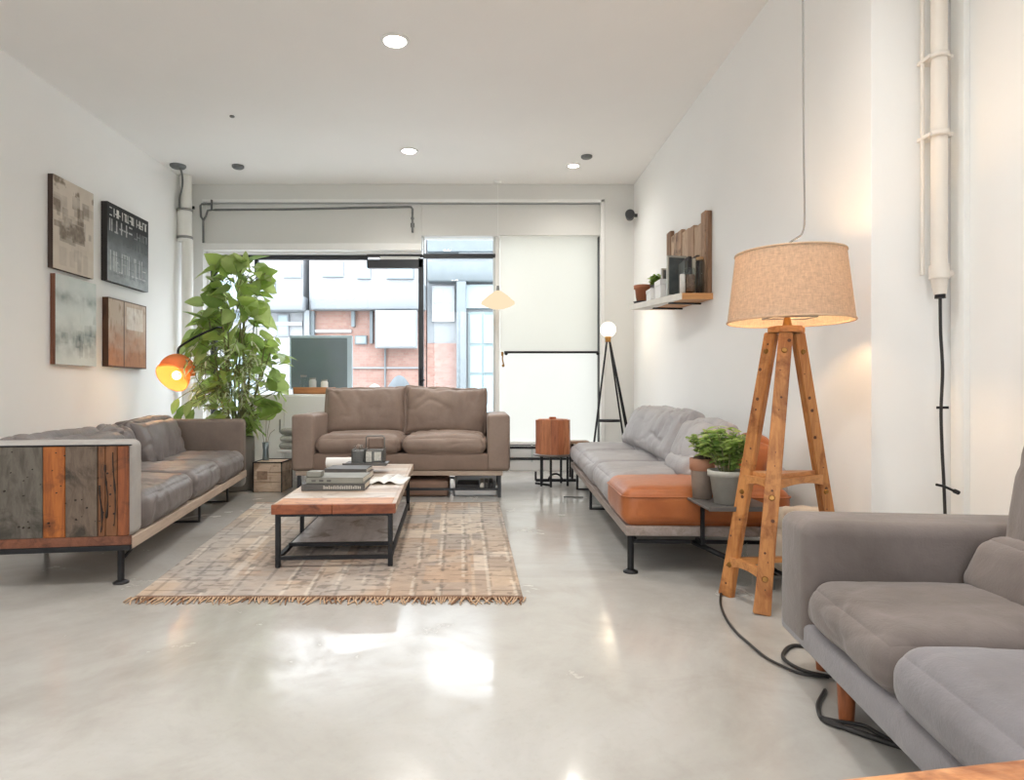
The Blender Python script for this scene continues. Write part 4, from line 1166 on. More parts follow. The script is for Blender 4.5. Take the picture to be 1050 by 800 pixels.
zt = ZZ(482, 3.2) - TZZ; rt_ = 18.5 * 3.2 / F; rb_ = 13.5 * 3.2 / F
MB().lathe([(.001, 0), (rb_, 0), (rt_ * .93, zt - .03), (rt_ * 1.06, zt - .03), (rt_ * 1.08, zt), (rt_ * .95, zt), (rt_ * .9, zt - .03), (.001, zt - .03)], (0, 0, 0), 32).build('pot', GP, pt)
MB().lathe([(.001, zt - .02), (rt_ * .92, zt - .022)], (0, 0, 0), 24).build('soil', SOIL, pt)
herb(pt, (0, 0, zt - .02), .24, .12, 40, .055, HT, 3, False)
px_ = XX(727, 3.36)
BK = wood('dark_bark', C(132, 112, 98), C(92, 76, 66), 'Z', 10, .8, 4)
yb = 3.345
pt = empty('brown_potted_plant', (1.128, yb, .412), 0, 'brown leather-wrapped pot of dark soil on the steel tray behind the grey pot', 'potted plant')
rt_ = 11.5 * yb / F; zt = ZZ(470, yb) - .412
MB().lathe([(.001, 0), (rt_ * .82, 0), (rt_ * .97, zt * .7), (rt_ * .98, zt * .72)], (0, 0, 0), 28).build('pot', plain('brown_grey_pot', C(140, 124, 112), .7, var=.15, vs=10), pt)
MB().lathe([(rt_ * .98, zt * .70), (rt_ * 1.08, zt * .72), (rt_ * 1.1, zt), (rt_ * .98, zt), (rt_ * .95, zt - .02)], (0, 0, 0), 28).build('leather_band', plain('brown_leather_band', C(160, 112, 86), .6, var=.1), pt)
MB().lathe([(rt_ * .97, zt - .012), (rt_ * .6, zt + .012), (.001, zt + .028)], (0, 0, 0), 20).build('soil', SOIL, pt)
herb(pt, (.02, -.02, zt), .15, .10, 20, .05, HT, 5, False)

# things seen through the lamp's legs: low rack with canvas bag, bottles
rk = empty('wire_rack', (1.60, 3.25, 0), 0, 'thin grey metal floor rack behind the tripod lamp', 'rack')
for x in (-.19, .19):
    for y in (-.09, .09): MB().bar((x, y, 0), (x, y, .06), .012, .012).build('leg', DISC, rk)
mb = MB().bar((-.2, -.1, .06), (.2, -.1, .06), .012, .012).bar((-.2, .1, .06), (.2, .1, .06), .012, .012)
for k in range(9): mb.bar((-.2 + k * .05, -.1, .062), (-.2 + k * .05, .1, .062), .006, .006)
mb.build('wire_top', DISC, rk)
CANV = plain('cream_canvas', C(226, 212, 194), .85, var=.06, vs=8, bstr=.3, bs=150)
bg_ = empty('canvas_bag', (1.61, 3.25, .072), 0, 'cream canvas bag slumped on the rack behind the tripod lamp', 'bag')
MB().cushion((0, 0, .10), (.34, .17, .20), .06, .03, .016, 101, 18).build('bag_body', CANV, bg_)
MB().cushion((-.01, 0, .245), (.29, .15, .11), .05, .02, .014, 103, 16).build('folded_top', CANV, bg_)
MB().tube(smooth_path([(-.09, -.10, .16), (-.07, -.112, .10), (0, -.118, .07), (.06, -.112, .11), (.08, -.10, .17)], 6), .006).build('strap', plain('tan_strap', C(160, 120, 84), .7), bg_)
for k, (bx_, by_, hh, lab) in enumerate(((1.30, 3.24, .21, 'clear glass bottle on the floor behind the left leg of the tripod lamp'), (1.37, 3.2, .17, 'short clear glass bottle on the floor between the tripod lamp legs'))):
    MB().lathe([(.001, 0), (.035, 0), (.036, .01), (.036, hh * .55), (.014, hh * .75), (.013, hh), (.017, hh), (.017, hh - .01)], (0, 0, 0), 20).build('glass_bottle', GLASSW, None, label=lab, cat='bottle', origin=None).location = (bx_, by_, 0)

# ================================================================== tall leafy plant, planter, arc lamp, crate
PLX, PLY = -2.43, 6.42
pl = empty('leafy_indoor_tree', (PLX, PLY, 0), 0, 'tall trailing plant with big heart-shaped leaves in a grey planter by the window', 'potted plant')
MB().lathe([(.001, 0), (.165, 0), (.185, .02), (.19, .40), (.185, .52), (.165, .52), (.16, .47), (.001, .47)], (0, 0, 0), 36).build('planter', plain('grey_cylinder_planter', C(132, 128, 122), .7, var=.08, vs=8), pl)
MB().lathe([(.001, .475), (.165, .472)], (0, 0, 0), 24).build('soil', SOIL, pl)
rng = random.Random(11)
fb, sb = MB(), MB()
GT = [C(156, 186, 94)[:3], C(180, 206, 112)[:3], C(136, 168, 92)[:3], C(196, 214, 142)[:3], C(166, 188, 120)[:3]]
PT = [C(208, 216, 184)[:3], C(188, 200, 150)[:3], C(222, 226, 204)[:3], C(150, 170, 110)[:3]]
# outline of the crown in the photograph: half widths by height
def crown(z):
    tab = [(.55, -.02, .20), (.75, .05, .32), (.95, .0, .50), (1.1, .0, .56), (1.3, .0, .54), (1.5, .02, .46), (1.7, .0, .38), (1.95, .0, .36), (2.15, .06, .30), (2.28, .05, .12)]
    for (a, c0, w0), (b, c1, w1) in zip(tab, tab[1:]):
        if a <= z <= b:
            t = (z - a) / (b - a); return c0 + (c1 - c0) * t, w0 + (w1 - w0) * t
    return 0, .1
for k in range(16):                                   # main stems
    zt = rng.uniform(1.3, 2.2); c, w = crown(zt); a = rng.uniform(0, 2 * PI); rr = w * rng.uniform(.1, .7)
    tip = Vector((c + rr * math.cos(a), rr * math.sin(a) * .7, zt)); b0 = Vector((.07 * math.cos(a), .07 * math.sin(a), .47))
    sb.tube(smooth_path([b0, b0 * .6 + tip * .4 + Vector((rng.uniform(-.06, .06), rng.uniform(-.06, .06), .1)), tip], 8), .008, 6)
for k in range(380):
    z = .60 + 1.66 * rng.random() ** 1.15; c, w = crown(z); a = rng.uniform(0, 2 * PI); rr = w * (.25 + .75 * math.sqrt(rng.random())) * .95
    p_ = Vector((c + rr * math.cos(a), rr * math.sin(a) * .62, z))
    if p_.x < -.34 and .85 < z < 1.45: continue
    big = rng.random() < (.75 if z > 1.25 else .30)
    if z > 1.5 and rng.random() < .25: continue
    outw = Vector((math.cos(a) + rng.uniform(-.6, .6), math.sin(a) * .9 - .35 + rng.uniform(-.5, .5), rng.uniform(-.9, .75)))
    L = rng.uniform(.15, .25) if big else rng.uniform(.06, .13)
    tone = rng.choice(GT) if (big or rng.random() < .45) else rng.choice(PT)
    st = p_ - outw.normalized() * .05
    leaf(fb, st, outw, L, L * rng.uniform(.72, .95) if big else L * rng.uniform(.3, .6), rng.uniform(-1.3, 1.3), tone, big, rng.uniform(.0, .55))
    sb.tube(smooth_path([Vector((c * .6 + rr * .3 * math.cos(a), rr * .2 * math.sin(a), z - .1)), st + Vector((0, 0, .015)), st], 4), .0028, 5)
for k in range(14):                                   # whitish trailing tendrils in front
    x = rng.uniform(-.28, .40); z = rng.uniform(.9, 1.5); pts = [Vector((x, -.36, z))]
    for q in range(7): pts.append(pts[-1] + Vector((rng.uniform(-.05, .05), rng.uniform(-.02, .02), -.05)))
    sb.tube(smooth_path(pts, 3), .0035, 5)
    for q in pts[1:]:
        for w in range(3): leaf(fb, q, Vector((rng.uniform(-1, 1), rng.uniform(-1, .1), rng.uniform(-.8, .5))), rng.uniform(.05, .10), .018, rng.uniform(-1, 1), rng.choice(PT), False, .3)
for bx_, bz_ in ((-.41, .90), (-.36, .84), (-.39, .78), (-.29, .88), (-.27, .80)):
    leaf(fb, Vector((bx_, -.3, bz_)), Vector((-.2, -.4, -1)), rng.uniform(.14, .19), .085, .4, rng.choice(GT), False, 0)
    sb.tube(smooth_path([Vector((-.1, -.1, 1.0)), Vector((bx_ * .7, -.25, bz_ + .08)), Vector((bx_, -.3, bz_))], 5), .004, 5)
fb.build('foliage', LEAF, pl); sb.build('stems', STEMM, pl)

ORG = translucent('orange_enamel_shade', (.92, .50, .20, 1), .4, 0, 0, (.96, .54, .20, 1))
OY = 6.2
al = empty('orange_arc_lamp', (XX(232, 6.75), 6.75, 0), 0, 'arc floor lamp with a glowing orange globe shade over the plank-end sofa', 'floor lamp')
oc = P(180, 384, OY); R_ = 17.5 * OY / F
MB().cyl((XX(232, 6.75), 6.75, 0), (XX(232, 6.75), 6.75, .025), .13, seg=28).build('base', BLACK, al, True)
MB().tube(smooth_path([(XX(232, 6.75), 6.75, .02), (XX(232, 6.75), 6.75, .9), P(230, 345, 6.72), P(226, 336, 6.3), P(215, 339, 6.08), P(200, 346, 6.02), P(187, 354, 6.1), P(183, 358, OY), P(182.5, 366, OY)], 8), .011, 10).build('arm', BLACK, al, True)
def arcprof(r, a0, a1, n=14): return [(max(.001, r * math.sin(math.radians(a0 + (a1 - a0) * k / n))), r * math.cos(math.radians(a0 + (a1 - a0) * k / n))) for k in range(n + 1)]
def axis_frame(o_, z_):
    R_m = Vector(z_).normalized().to_track_quat('Z', 'Y').to_matrix().to_4x4(); R_m.translation = o_; return R_m
tl = axis_frame(oc + Vector((.01, .01, .035)), (.12, .25, 1))
MB().lathe(arcprof(R_, 0, 92), (0, 0, 0), 40, 0, tl).lathe(arcprof(R_ - .004, 0, 92), (0, 0, 0), 40, 0, tl).build('globe_shade', ORG, al, True)
tl2 = axis_frame(oc + Vector((-.012, -.05, -.03)), (.22, .72, .55))
MB().lathe(arcprof(R_ * .98, 0, 90, 12), (0, 0, 0), 40, 0, tl2).lathe(arcprof(R_ * .98 - .004, 0, 90, 12), (0, 0, 0), 40, 0, tl2).lathe([(R_ * .965, -.006), (R_ * 1.0, -.004), (R_ * 1.0, .004), (R_ * .965, .006)], (0, 0, 0), 40, 0, tl2).build('tilted_bowl', ORG, al, True)
MB().cyl(P(182.5, 364, OY), P(182, 368, OY), .02, .03, 14).build('cap', BLACK, al, True)
MB().sphere(oc + Vector((.02, -.02, -.01)), .042, 0, 16).build('bulb', emit('amber_bulb', (1, .60, .16, 1), 9), al, True)
point('bulb_light', oc + Vector((.0, -.10, -.03)), 1.8, (1, .74, .44), .05, al)

CRW = wood('pale_crate_wood', C(206, 184, 162), C(176, 148, 124), 'X', 7, .6, 7, C(138, 108, 86))
cr = empty('wooden_crate', (-2.05, 6.25, 0), 0, 'pale wooden crate with dark metal edges on the floor beside the taupe sofa', 'crate')
x0, x1, y0, y1, h = -.135, .135, 0, .34, .285
mb = MB()
for k in range(3):
    z0 = .012 + k * (h - .02) / 3; z1_ = z0 + (h - .02) / 3 - .004
    mb.box((x0, y0, z0), (x1, y0 + .014, z1_), .002).box((x0, y1 - .014, z0), (x1, y1, z1_), .002).box((x0, y0 + .014, z0), (x0 + .014, y1 - .014, z1_), .002).box((x1 - .014, y0 + .014, z0), (x1, y1 - .014, z1_), .002)
mb.box((x0, y0, .004), (x1, y1, .016)); mb.build('slats', CRW, cr)
MB().box((x0, y0, h - .012), (x1, y1, h - .002), .002).build('lid', CRW, cr)
mb = MB()
for x in (x0, x1):
    for y in (y0, y1): mb.bar((x, y, 0), (x, y, h), .009, .009)
for z in (h,):
    for a, b in (((x0, y0), (x1, y0)), ((x1, y0), (x1, y1)), ((x1, y1), (x0, y1)), ((x0, y1), (x0, y0))): mb.bar((a[0], a[1], z), (b[0], b[1], z), .01, .01)
mb.build('metal_edging', BLACK, cr)
MB().box((-.10, -.002, .12), (.0, .001, .20), .0005).build('faded_stencil', plain('faded_stencil_ink', C(150, 124, 104), .8, var=.3, vs=22), cr)
vz = empty('metal_vase', (XX(272.5, 6.42), 6.42, .29), 0, 'slender grey metal vase with a twig standing on the wooden crate', 'vase')
MB().lathe([(.001, 0), (.034, 0), (.030, .03), (.026, .10), (.034, .175), (.030, .175), (.022, .10), (.001, .02)], (0, 0, 0), 24).build('vase_body', plain('teal_grey_metal', C(130, 142, 146), .35, .6), vz)
mb = MB()
for tip in ((-.06, -.02, .36), (.05, -.03, .40), (.09, 0, .30), (0, .02, .42)): mb.tube(smooth_path([(0, 0, .03), (tip[0] * .4, tip[1] * .4, .24), tip], 5), .003, 5)
mb.build('twig', plain('grey_twig', C(150, 140, 130), .8), vz)

# ================================================================== white sideboard, television, tray of jars, blankets
SBF = plain('white_lacquer', C(240, 240, 239), .35, var=.01)
sb_ = empty('white_sideboard', (-1.92, 7.15, 0), 0, 'white sideboard under the window behind the taupe sofa', 'sideboard')
MB().box((-.72, 0, .05), (.72, .48, .935), .006).build('body', SBF, sb_)
for k in range(3):
    d_ = MB().box((-.71 + k * .475, -.018, .07), (-.71 + k * .475 + .468, -.001, .915), .004).build('door', SBF, sb_)
    MB().bar((-.71 + k * .475 + .43, -.028, .52), (-.71 + k * .475 + .43, -.028, .66), .01, .012).build('handle', STEEL, d_)
MB().box((-.68, .03, 0), (.68, .45, .05)).build('plinth', SBF, sb_)
tv = empty('television', (-1.83, 7.42, .937), 0, 'dark television with a pale blue frame on the white sideboard by the window', 'television')
tx0, tx1 = XX(297, 7.42) + 1.83, XX(361, 7.42) + 1.83
th_ = ZZ(344, 7.42) - .937
MB().box((tx0, 0, .05), (tx1, .045, th_), .006).build('frame', plain('pale_blue_bezel', C(186, 208, 220), .4, var=.02), tv)
MB().box((tx0 + .02, -.003, .07), (tx1 - .055, .0, th_ - .03)).build('screen', plain('dark_screen_glass', C(112, 128, 136), .12, var=.1, vs=1.5, spec=.7), tv)
MB().box((-.15, -.07, 0), (.15, .13, .012), .004).box((-.03, .02, .0), (.03, .04, .06), .003).build('stand', STEEL, tv)
tr = empty('wooden_tray', (XX(322, 7.22), 7.24, .937), 0, 'orange wooden tray of jars on the white sideboard in front of the television', 'tray')
w_ = .22
TRW = wood('orange_tray_wood', C(206, 144, 98), C(170, 106, 66), 'X', 9, .5)
mb = MB().box((-w_, -.07, 0), (w_, .07, .01)).box((-w_, -.07, 0), (w_, -.058, .075), .002).box((-w_, .058, 0), (w_, .07, .075), .002).box((-w_, -.07, 0), (-w_ + .012, .07, .075), .002).box((w_ - .012, -.07, 0), (w_, .07, .075), .002)
mb.build('tray_box', TRW, tr)
for k, (xx, hh, lab) in enumerate(((-.12, .20, 'tall glass jar at the plant end of the orange tray'), (-.02, .17, 'middle glass jar in the orange tray by the television'), (.11, .15, 'short pale jar at the sofa end of the orange tray'))):
    j = empty('storage_jar', (XX(322, 7.22) + xx, 7.24, .948), 0, lab, 'jar', 'jars in the orange tray')
    MB().lathe([(.001, 0), (.038, 0), (.04, .01), (.04, hh * .8), (.03, hh * .88), (.03, hh * .9)], (0, 0, 0), 20).build('jar_body', (GLASSW, plain('grey_stoneware', C(186, 188, 188), .5), plain('white_stoneware', C(226, 226, 222), .5))[k], j)
    MB().cyl((0, 0, hh * .9), (0, 0, hh), .034, seg=20).build('lid', STEEL, j)
sl = empty('white_stool', (-1.98, 6.92, 0), 0, 'low white stool between the crate and the white sideboard', 'stool')
MB().box((-.15, -.13, .33), (.15, .13, .36), .006).build('seat', SBF, sl)
for x in (-.12, .12):
    for y in (-.1, .1): MB().bar((x, y, 0), (x, y, .33), .03, .03).build('leg', SBF, sl)
for k in range(3):
    MB().cushion((0, 0, 0), (.27 - .01 * k, .23, .058), .026, .006, .006, 120 + k, 12).build('folded_blanket', plain('grey_blanket_%d' % k, ((C(168, 166, 160), C(190, 188, 182), C(150, 148, 144))[k]), .9, var=.08, vs=14, bstr=.4), None,
        label=('grey folded blanket at the bottom of the stack on the white stool', 'pale grey folded blanket in the middle of the stack on the white stool', 'darker grey folded blanket on top of the stack on the white stool')[k], cat='blanket', group='folded blankets on the stool').location = (-1.98, 6.92, .397 + k * .074)

# boxes under the taupe sofa
ub = empty('storage_box', (-.62, 6.2, 0), 0, 'flat brown fabric storage box on the floor under the taupe sofa', 'box')
MB().cushion((0, 0, .075), (.62, .45, .145), .03, .008, .003, 130, 12).build('box_body', plain('brown_box_fabric', C(156, 128, 112), .85, var=.08, vs=9, bstr=.3), ub)
MB().box((-.05, -.232, .06), (.05, -.226, .085), .002).build('pull_tab', TRAYM, ub)
wb = empty('white_storage_crate', (-.09, 6.2, 0), 0, 'shallow white open crate on the floor under the right seat of the taupe sofa', 'crate')
mb = MB().box((-.17, -.2, 0), (.23, .2, .012)).box((-.17, -.2, 0), (.23, -.19, .07), .002).box((-.17, .19, 0), (.23, .2, .15), .002).box((-.17, -.2, 0), (-.155, .2, .15), .002).box((.22, -.2, 0), (.23, .2, .1), .002)
mb.build('crate_body', SBF, wb)
for k, (xx, ww, cc, lab) in enumerate(((-.14, .20, CVK, 'black box file lying in the white crate under the taupe sofa'), (.075, .035, PAPER, 'white paperback standing in the white crate under the taupe sofa'), (.12, .03, CVD, 'dark book standing in the white crate under the taupe sofa'), (.16, .035, CVK, 'black book at the end of the white crate under the taupe sofa'))):
    MB().box((xx, -.17, .013), (xx + ww, .15, .12 if k else .105), .004).build('box_file' if k == 0 else 'paperback_book', cc, None, label=lab, cat='box' if k == 0 else 'book').location = (-.09, 6.2, 0)

# ================================================================== side table with octagonal wooden box, small table behind
SBX = wood('red_brown_staves', C(178, 108, 72), C(134, 76, 48), 'Z', 10, .4, 9)
SBY = wood('orange_brown_staves', C(196, 128, 88), C(150, 90, 56), 'Z', 10, .4, 9)
tY = 6.75
tb = empty('black_side_table', (XX(567, tY), tY, 0), 0, 'small black metal side table under the stave box by the window', 'side table')
zt = ZZ(465, tY)
MB().lathe([(.001, zt - .022), (.20, zt - .022), (.205, zt - .012), (.20, zt), (.001, zt)], (0, 0, 0), 36).build('table_top', plain('dark_bronze_top', C(110, 100, 94), .4, .4), tb)
for x, y in ((-.13, -.1), (-.04, -.17), (.14, -.08), (.1, .14), (-.1, .14)): MB().bar((x, y, 0), (x, y, zt - .02), .022, .022).build('leg', BLACK, tb)
mb = MB().bar((-.18, -.02, .05), (.26, -.02, .05), .02, .03).bar((-.18, -.02, .05), (-.18, -.02, .14), .02, .02).bar((-.18, -.02, .02), (-.04, -.17, .02), .02, .02).tube([(.02 + .07 * math.cos(a * .3), -.05, .05 + .07 * math.sin(a * .3)) for a in range(11)], .01)
mb.build('base_frame', BLACK, tb)
ob = empty('stave_box', (XX(567, tY), tY, zt), math.radians(10), 'octagonal wooden stave box standing on the black side table', 'box')
hh = 34.5 * tY / F; rr = .185
mb = MB()
for k in range(8):
    a0 = k * PI / 4; a1 = a0 + PI / 4
    for q in range(2):
        b0 = a0 + (a1 - a0) * q / 2; b1 = a0 + (a1 - a0) * (q + 1) / 2 
        def pp(t, r): 
            u = (t - a0) / (a1 - a0); A = Vector((math.cos(a0), math.sin(a0), 0)); B = Vector((math.cos(a1), math.sin(a1), 0)); return (A * (1 - u) + B * u) * r
        e = .004
        v0, v1, w0, w1 = pp(b0 + e, rr), pp(b1 - e, rr), pp(b0 + e, rr - .02), pp(b1 - e, rr - .02)
        Z = Vector((0, 0, hh)); mb.add([v0, v1, w1, w0, v0 + Z, v1 + Z, w1 + Z, w0 + Z], [(3, 2, 1, 0), (4, 5, 6, 7), (0, 1, 5, 4), (1, 2, 6, 5), (2, 3, 7, 6), (3, 0, 4, 7)], (k * 3 + q) % 2)
mb.cyl((0, 0, .01), (0, 0, hh - .01), rr * .88, seg=8, mi=0, smooth=False)
mb.build('staves', [SBX, SBY], ob)
MB().lathe([(.001, hh + .008), (rr * .86, hh + .008), (rr * .88, hh - .012)], (0, 0, 0), 8, smooth=False).build('lid', SBY, ob)
MB().box((-.04, -.02, hh + .006), (.03, .02, hh + .03), .006).build('lid_handle', SBX, ob)
t2 = empty('brown_stool', (XX(594, 7.3), 7.3, 0), 0, 'small brown stool behind the stave box at the foot of the globe lamp', 'stool')
zt2 = ZZ(452, 7.3)
MB().box((-.11, -.1, zt2 - .03), (.10, .1, zt2), .006).build('seat', wood('brown_stool_wood', C(150, 122, 98), C(112, 88, 70), 'X', 8, .5), t2)
for x in (-.09, .08):
    for y in (-.08, .08): MB().bar((x, y, 0), (x, y, zt2 - .03), .025, .025).build('leg', BLACK, t2)
MB().tube([G(598, 510, .006), G(578.5, 509.5, .006), G(578.5, 509.5, .08)], .005, 6).build('floor_wire', DISC, None, label='thin bent grey wire standing on the floor at the far foot of the daybed', cat='wire')

# ================================================================== globe tripod lamp in the back corner
gY = 7.25
gc = P(623.5, 338, gY)
gl = empty('globe_tripod_lamp', (gc.x, gY, 0), 0, 'thin black tripod lamp with a glowing globe in the far corner', 'floor lamp')
tz = ZZ(348, gY)
fe = [Vector((XX(602, gY), gY - .16, 0)), Vector((XX(609, gY) + .0, gY + .28, 0)), Vector((XX(641, gY), gY - .22, 0)), Vector((XX(655, gY), gY + .05, 0)), Vector((XX(655, gY) + .01, gY + .22, 0))]
for f_ in fe: MB().cyl(f_, (gc.x + (f_.x - gc.x) * .05, gY + (f_.y - gY) * .05, tz), .011, .010, 10).build('leg', BLACK, gl, True)
zsh = ZZ(432.5, gY)
MB().lathe([(.001, 0), (.135, 0), (.14, .012), (.135, .024), (.001, .024)], (XX(624, gY), gY, zsh), 28).build('shelf_disc', BLACK, gl, True)
MB().cyl((gc.x, gY, tz - .03), (gc.x, gY, gc.z - .07), .03, .035, 16).build('socket', BRASS, gl, True)
MB().sphere(gc, .085, 0, 24).build('globe_bulb', emit('warm_globe', (1, .84, .66, 1), 2.6), gl, True)
point('globe_light', gc + Vector((0, -.12, 0)), 2.5, (1, .8, .55), .08, gl)

# pendant in the window
pY = 7.75
pc = P(510.5, 308, pY)
pn = empty('glass_pendant_lamp', (pc.x, pY, OZ1), 0, 'lit white glass pendant lamp hanging in front of the window', 'pendant lamp')
rP = 18 * pY / F
MB().cyl((pc.x, pY, CEIL), (pc.x, pY, pc.z + .14), .0035, seg=6).build('cord', TRIMW, pn, True)
MB().cyl((pc.x, pY, pc.z + .10), (pc.x, pY, pc.z + .17), .022, .014, 14).build('cap', DISC, pn, True)
MB().lathe([(.02, .115), (.05, .10), (rP * .55, .055), (rP * .95, -.02), (rP * .97, -.045), (rP * .7, -.075), (rP * .35, -.10), (.001, -.105)], pc, 32).build('glass_shade', emit('lit_opal_glass', (1, .80, .54, 1), .62), pn, True)
MB().lathe([(.001, -.02), (.045, -.02), (.05, 0)], (pc.x, pY, CEIL), 20).build('ceiling_cup', TRIMW, pn, True)

# ================================================================== pictures on the left wall
def canvas(name, label, y0, y1, z0, z1, paint, edge, seed, th=.045):
    o = empty(name, (WALL_L, (y0 + y1) / 2, (z0 + z1) / 2), 0, label, 'picture')
    x = WALL_L + th
    MB().box((WALL_L + .001, y0, z0), (x - .002, y1, z1), .002).build('canvas_edge', edge, o, True)
    nu, nv = 110, 140
    rgb = paint(nu, nv, seed)                             # rows from top to bottom
    vs = []; 
    for j in range(nv):
        for i in range(nu): vs.append((x, y0 + (y1 - y0) * i / (nu - 1), z1 + (z0 - z1) * j / (nv - 1)))
    fs = [(j * nu + i, (j + 1) * nu + i, (j + 1) * nu + i + 1, j * nu + i + 1) for j in range(nv - 1) for i in range(nu - 1)]
    mb = MB(); mb.add(vs, fs); mb.col = np.concatenate([np.clip(rgb, 0, 1).reshape(-1, 3), np.ones((nu * nv, 1))], 1)
    n0 = len(mb.v)
    mb.build('picture_print', PRINT, o, True)
PRINT = tone_mat('printed_canvas', .55, .05, 60)
def A(*c): return np.array(C(*c)[:3])
def lerp(a, b, t): return a * (1 - t[..., None]) + b * t[..., None]
def blocks(nu, nv, seed, n, x0, x1, y0, y1, wmin, wmax, hmin, hmax):
    rng = np.random.RandomState(seed); m = np.zeros((nv, nu))
    for k in range(n):
        cx, cy = rng.uniform(x0, x1), rng.uniform(y0, y1); w, h = rng.uniform(wmin, wmax), rng.uniform(hmin, hmax)
        m[max(0, int((cy - h) * nv)):int((cy + h) * nv), max(0, int((cx - w) * nu)):int((cx + w) * nu)] += rng.uniform(.2, .6)
    return np.clip(m, 0, 1)
def sepia(nu, nv, s):
    U, V = np.meshgrid(np.linspace(0, 1, nu), np.linspace(0, 1, nv)); f = fbm(nv, nu, 5, 5, s); g = fbm(nv, nu, 24, 24, s + 1)
    base = lerp(A(216, 206, 194), A(196, 184, 170), f)
    m = blocks(nu, nv, s + 2, 26, .05, .92, .22, .62, .03, .16, .02, .10) * np.clip(f * 1.8, .3, 1)
    col = lerp(base, A(112, 98, 84), np.clip(m * 1.3, 0, 1) * (.55 + .5 * g))
    m2 = blocks(nu, nv, s + 3, 9, .2, .8, .66, .92, .03, .10, .04, .12) * .5
    col = lerp(col, A(138, 128, 118), m2 * (.5 + .5 * g))
    ed = np.clip((fbm(nv, nu, 9, 9, s + 5) - .55) * 6, 0, 1) * (V < .14)
    return lerp(col, A(130, 116, 100), ed)
def blackboard(nu, nv, s):
    U, V = np.meshgrid(np.linspace(0, 1, nu), np.linspace(0, 1, nv)); g = fbm(nv, nu, 20, 30, s); f = fbm(nv, nu, 4, 4, s + 1)
    t = np.clip((V - .22) * 1.7, 0, 1)
    col = lerp(np.broadcast_to(A(44, 44, 46), (nv, nu, 3)), A(168, 174, 176), np.clip(t * (.85 + .8 * (f - .5)), 0, 1))
    rng = np.random.RandomState(s + 2)
    def row(y0, y1, x0, x1, n, tone, thick):
        nonlocal col
        w = (x1 - x0) / n
        for k in range(n):
            m = np.zeros((nv, nu)); a = x0 + k * w + w * .12; b = a + w * .7
            for q in range(rng.randint(2, 4)):
                if rng.rand() < .55: xx = rng.choice([a, b, (a + b) / 2]); m[int(y0 * nv):int(y1 * nv), int(xx * nu):int(xx * nu) + thick] = 1
                else: yy = rng.choice([y0, (y0 + y1) / 2, y1 - .015]); m[int(yy * nv):int(yy * nv) + thick, int(a * nu):int(b * nu) + 1] = 1
            col = lerp(col, tone, m * (.55 + .45 * g))
    row(.06, .17, .05, .96, 14, A(226, 224, 218), 2); row(.20, .36, .04, .60, 5, A(190, 190, 188), 3); row(.24, .34, .62, .97, 4, A(130, 132, 132), 2)
    row(.40, .49, .36, .96, 8, A(90, 92, 94), 2); row(.60, .86, .06, .94, 9, A(206, 208, 208), 2); row(.66, .9, .1, .9, 12, A(90, 94, 96), 1)
    return col * (.85 + .3 * g[..., None])
def misty(nu, nv, s):
    U, V = np.meshgrid(np.linspace(0, 1, nu), np.linspace(0, 1, nv)); g = fbm(nv, nu, 18, 18, s); f = fbm(nv, nu, 5, 7, s + 1)
    col = lerp(np.broadcast_to(A(214, 220, 218), (nv, nu, 3)), A(196, 206, 204), f)
    band = np.exp(-((V - .72) / .13) ** 2) + .7 * np.exp(-((V - .24) / .07) ** 2)
    m = np.clip(band * (f * 1.6 - .25) + blocks(nu, nv, s + 3, 16, .15, .95, .58, .85, .02, .10, .02, .08) * .4, 0, 1)
    col = lerp(col, A(112, 124, 124), m * (.75 + .5 * g)); dr = np.clip((fbm(nv, nu, 14, 3, s + 4) - .55) * 4, 0, 1) * (V > .2) * (V < .5)
    return lerp(col, A(160, 168, 166), dr * .5)
def brownpanel(nu, nv, s):
    U, V = np.meshgrid(np.linspace(0, 1, nu), np.linspace(0, 1, nv)); g = fbm(nv, nu, 30, 8, s); f = fbm(nv, nu, 4, 6, s + 1)
    col = lerp(np.broadcast_to(A(196, 176, 156), (nv, nu, 3)), A(176, 122, 84), np.clip((V - .38) * 2.4 + (f - .5), 0, 1))
    bl = ((U > .45) & (U < .9) & (V > .08) & (V < .42)) * np.clip(f * 1.4, 0, 1)
    col = lerp(col, A(222, 214, 204), bl); col = lerp(col, A(120, 82, 54), np.clip((g - .55) * 3, 0, 1) * .6)
    col = lerp(col, A(70, 50, 36), (((U > .37) & (U < .40)) | (U > .975) | (V < .015) | (V > .985)) * .85)
    return col
DKE = plain('dark_canvas_edge', C(72, 56, 48), .7, var=.1); DKK = plain('black_canvas_edge', C(44, 40, 38), .6); BRE = wood('red_brown_canvas_edge', C(128, 84, 64), C(98, 60, 46), 'Z', 8, .6); BRD = wood('dark_brown_canvas_edge', C(90, 62, 44), C(64, 42, 30), 'Z', 8, .6)
canvas('sepia_print', 'sepia and beige building print, upper picture nearest the viewer on the wall', 5.28, 5.83, 1.965, 2.725, sepia, DKE, 3)
canvas('black_lettered_print', 'black canvas with rows of white lettering, upper right of the four pictures', 6.02, 6.76, 1.99, 2.72, blackboard, DKK, 40, .06)
canvas('misty_grey_print', 'pale grey misty abstract print, lower left of the four pictures', 5.31, 5.87, 1.185, 1.925, misty, BRE, 60)
canvas('brown_split_print', 'brown wooden-looking print with a dark upright line, lower right of the four pictures', 6.04, 6.72, 1.195, 1.84, brownpanel, BRD, 80, .06)

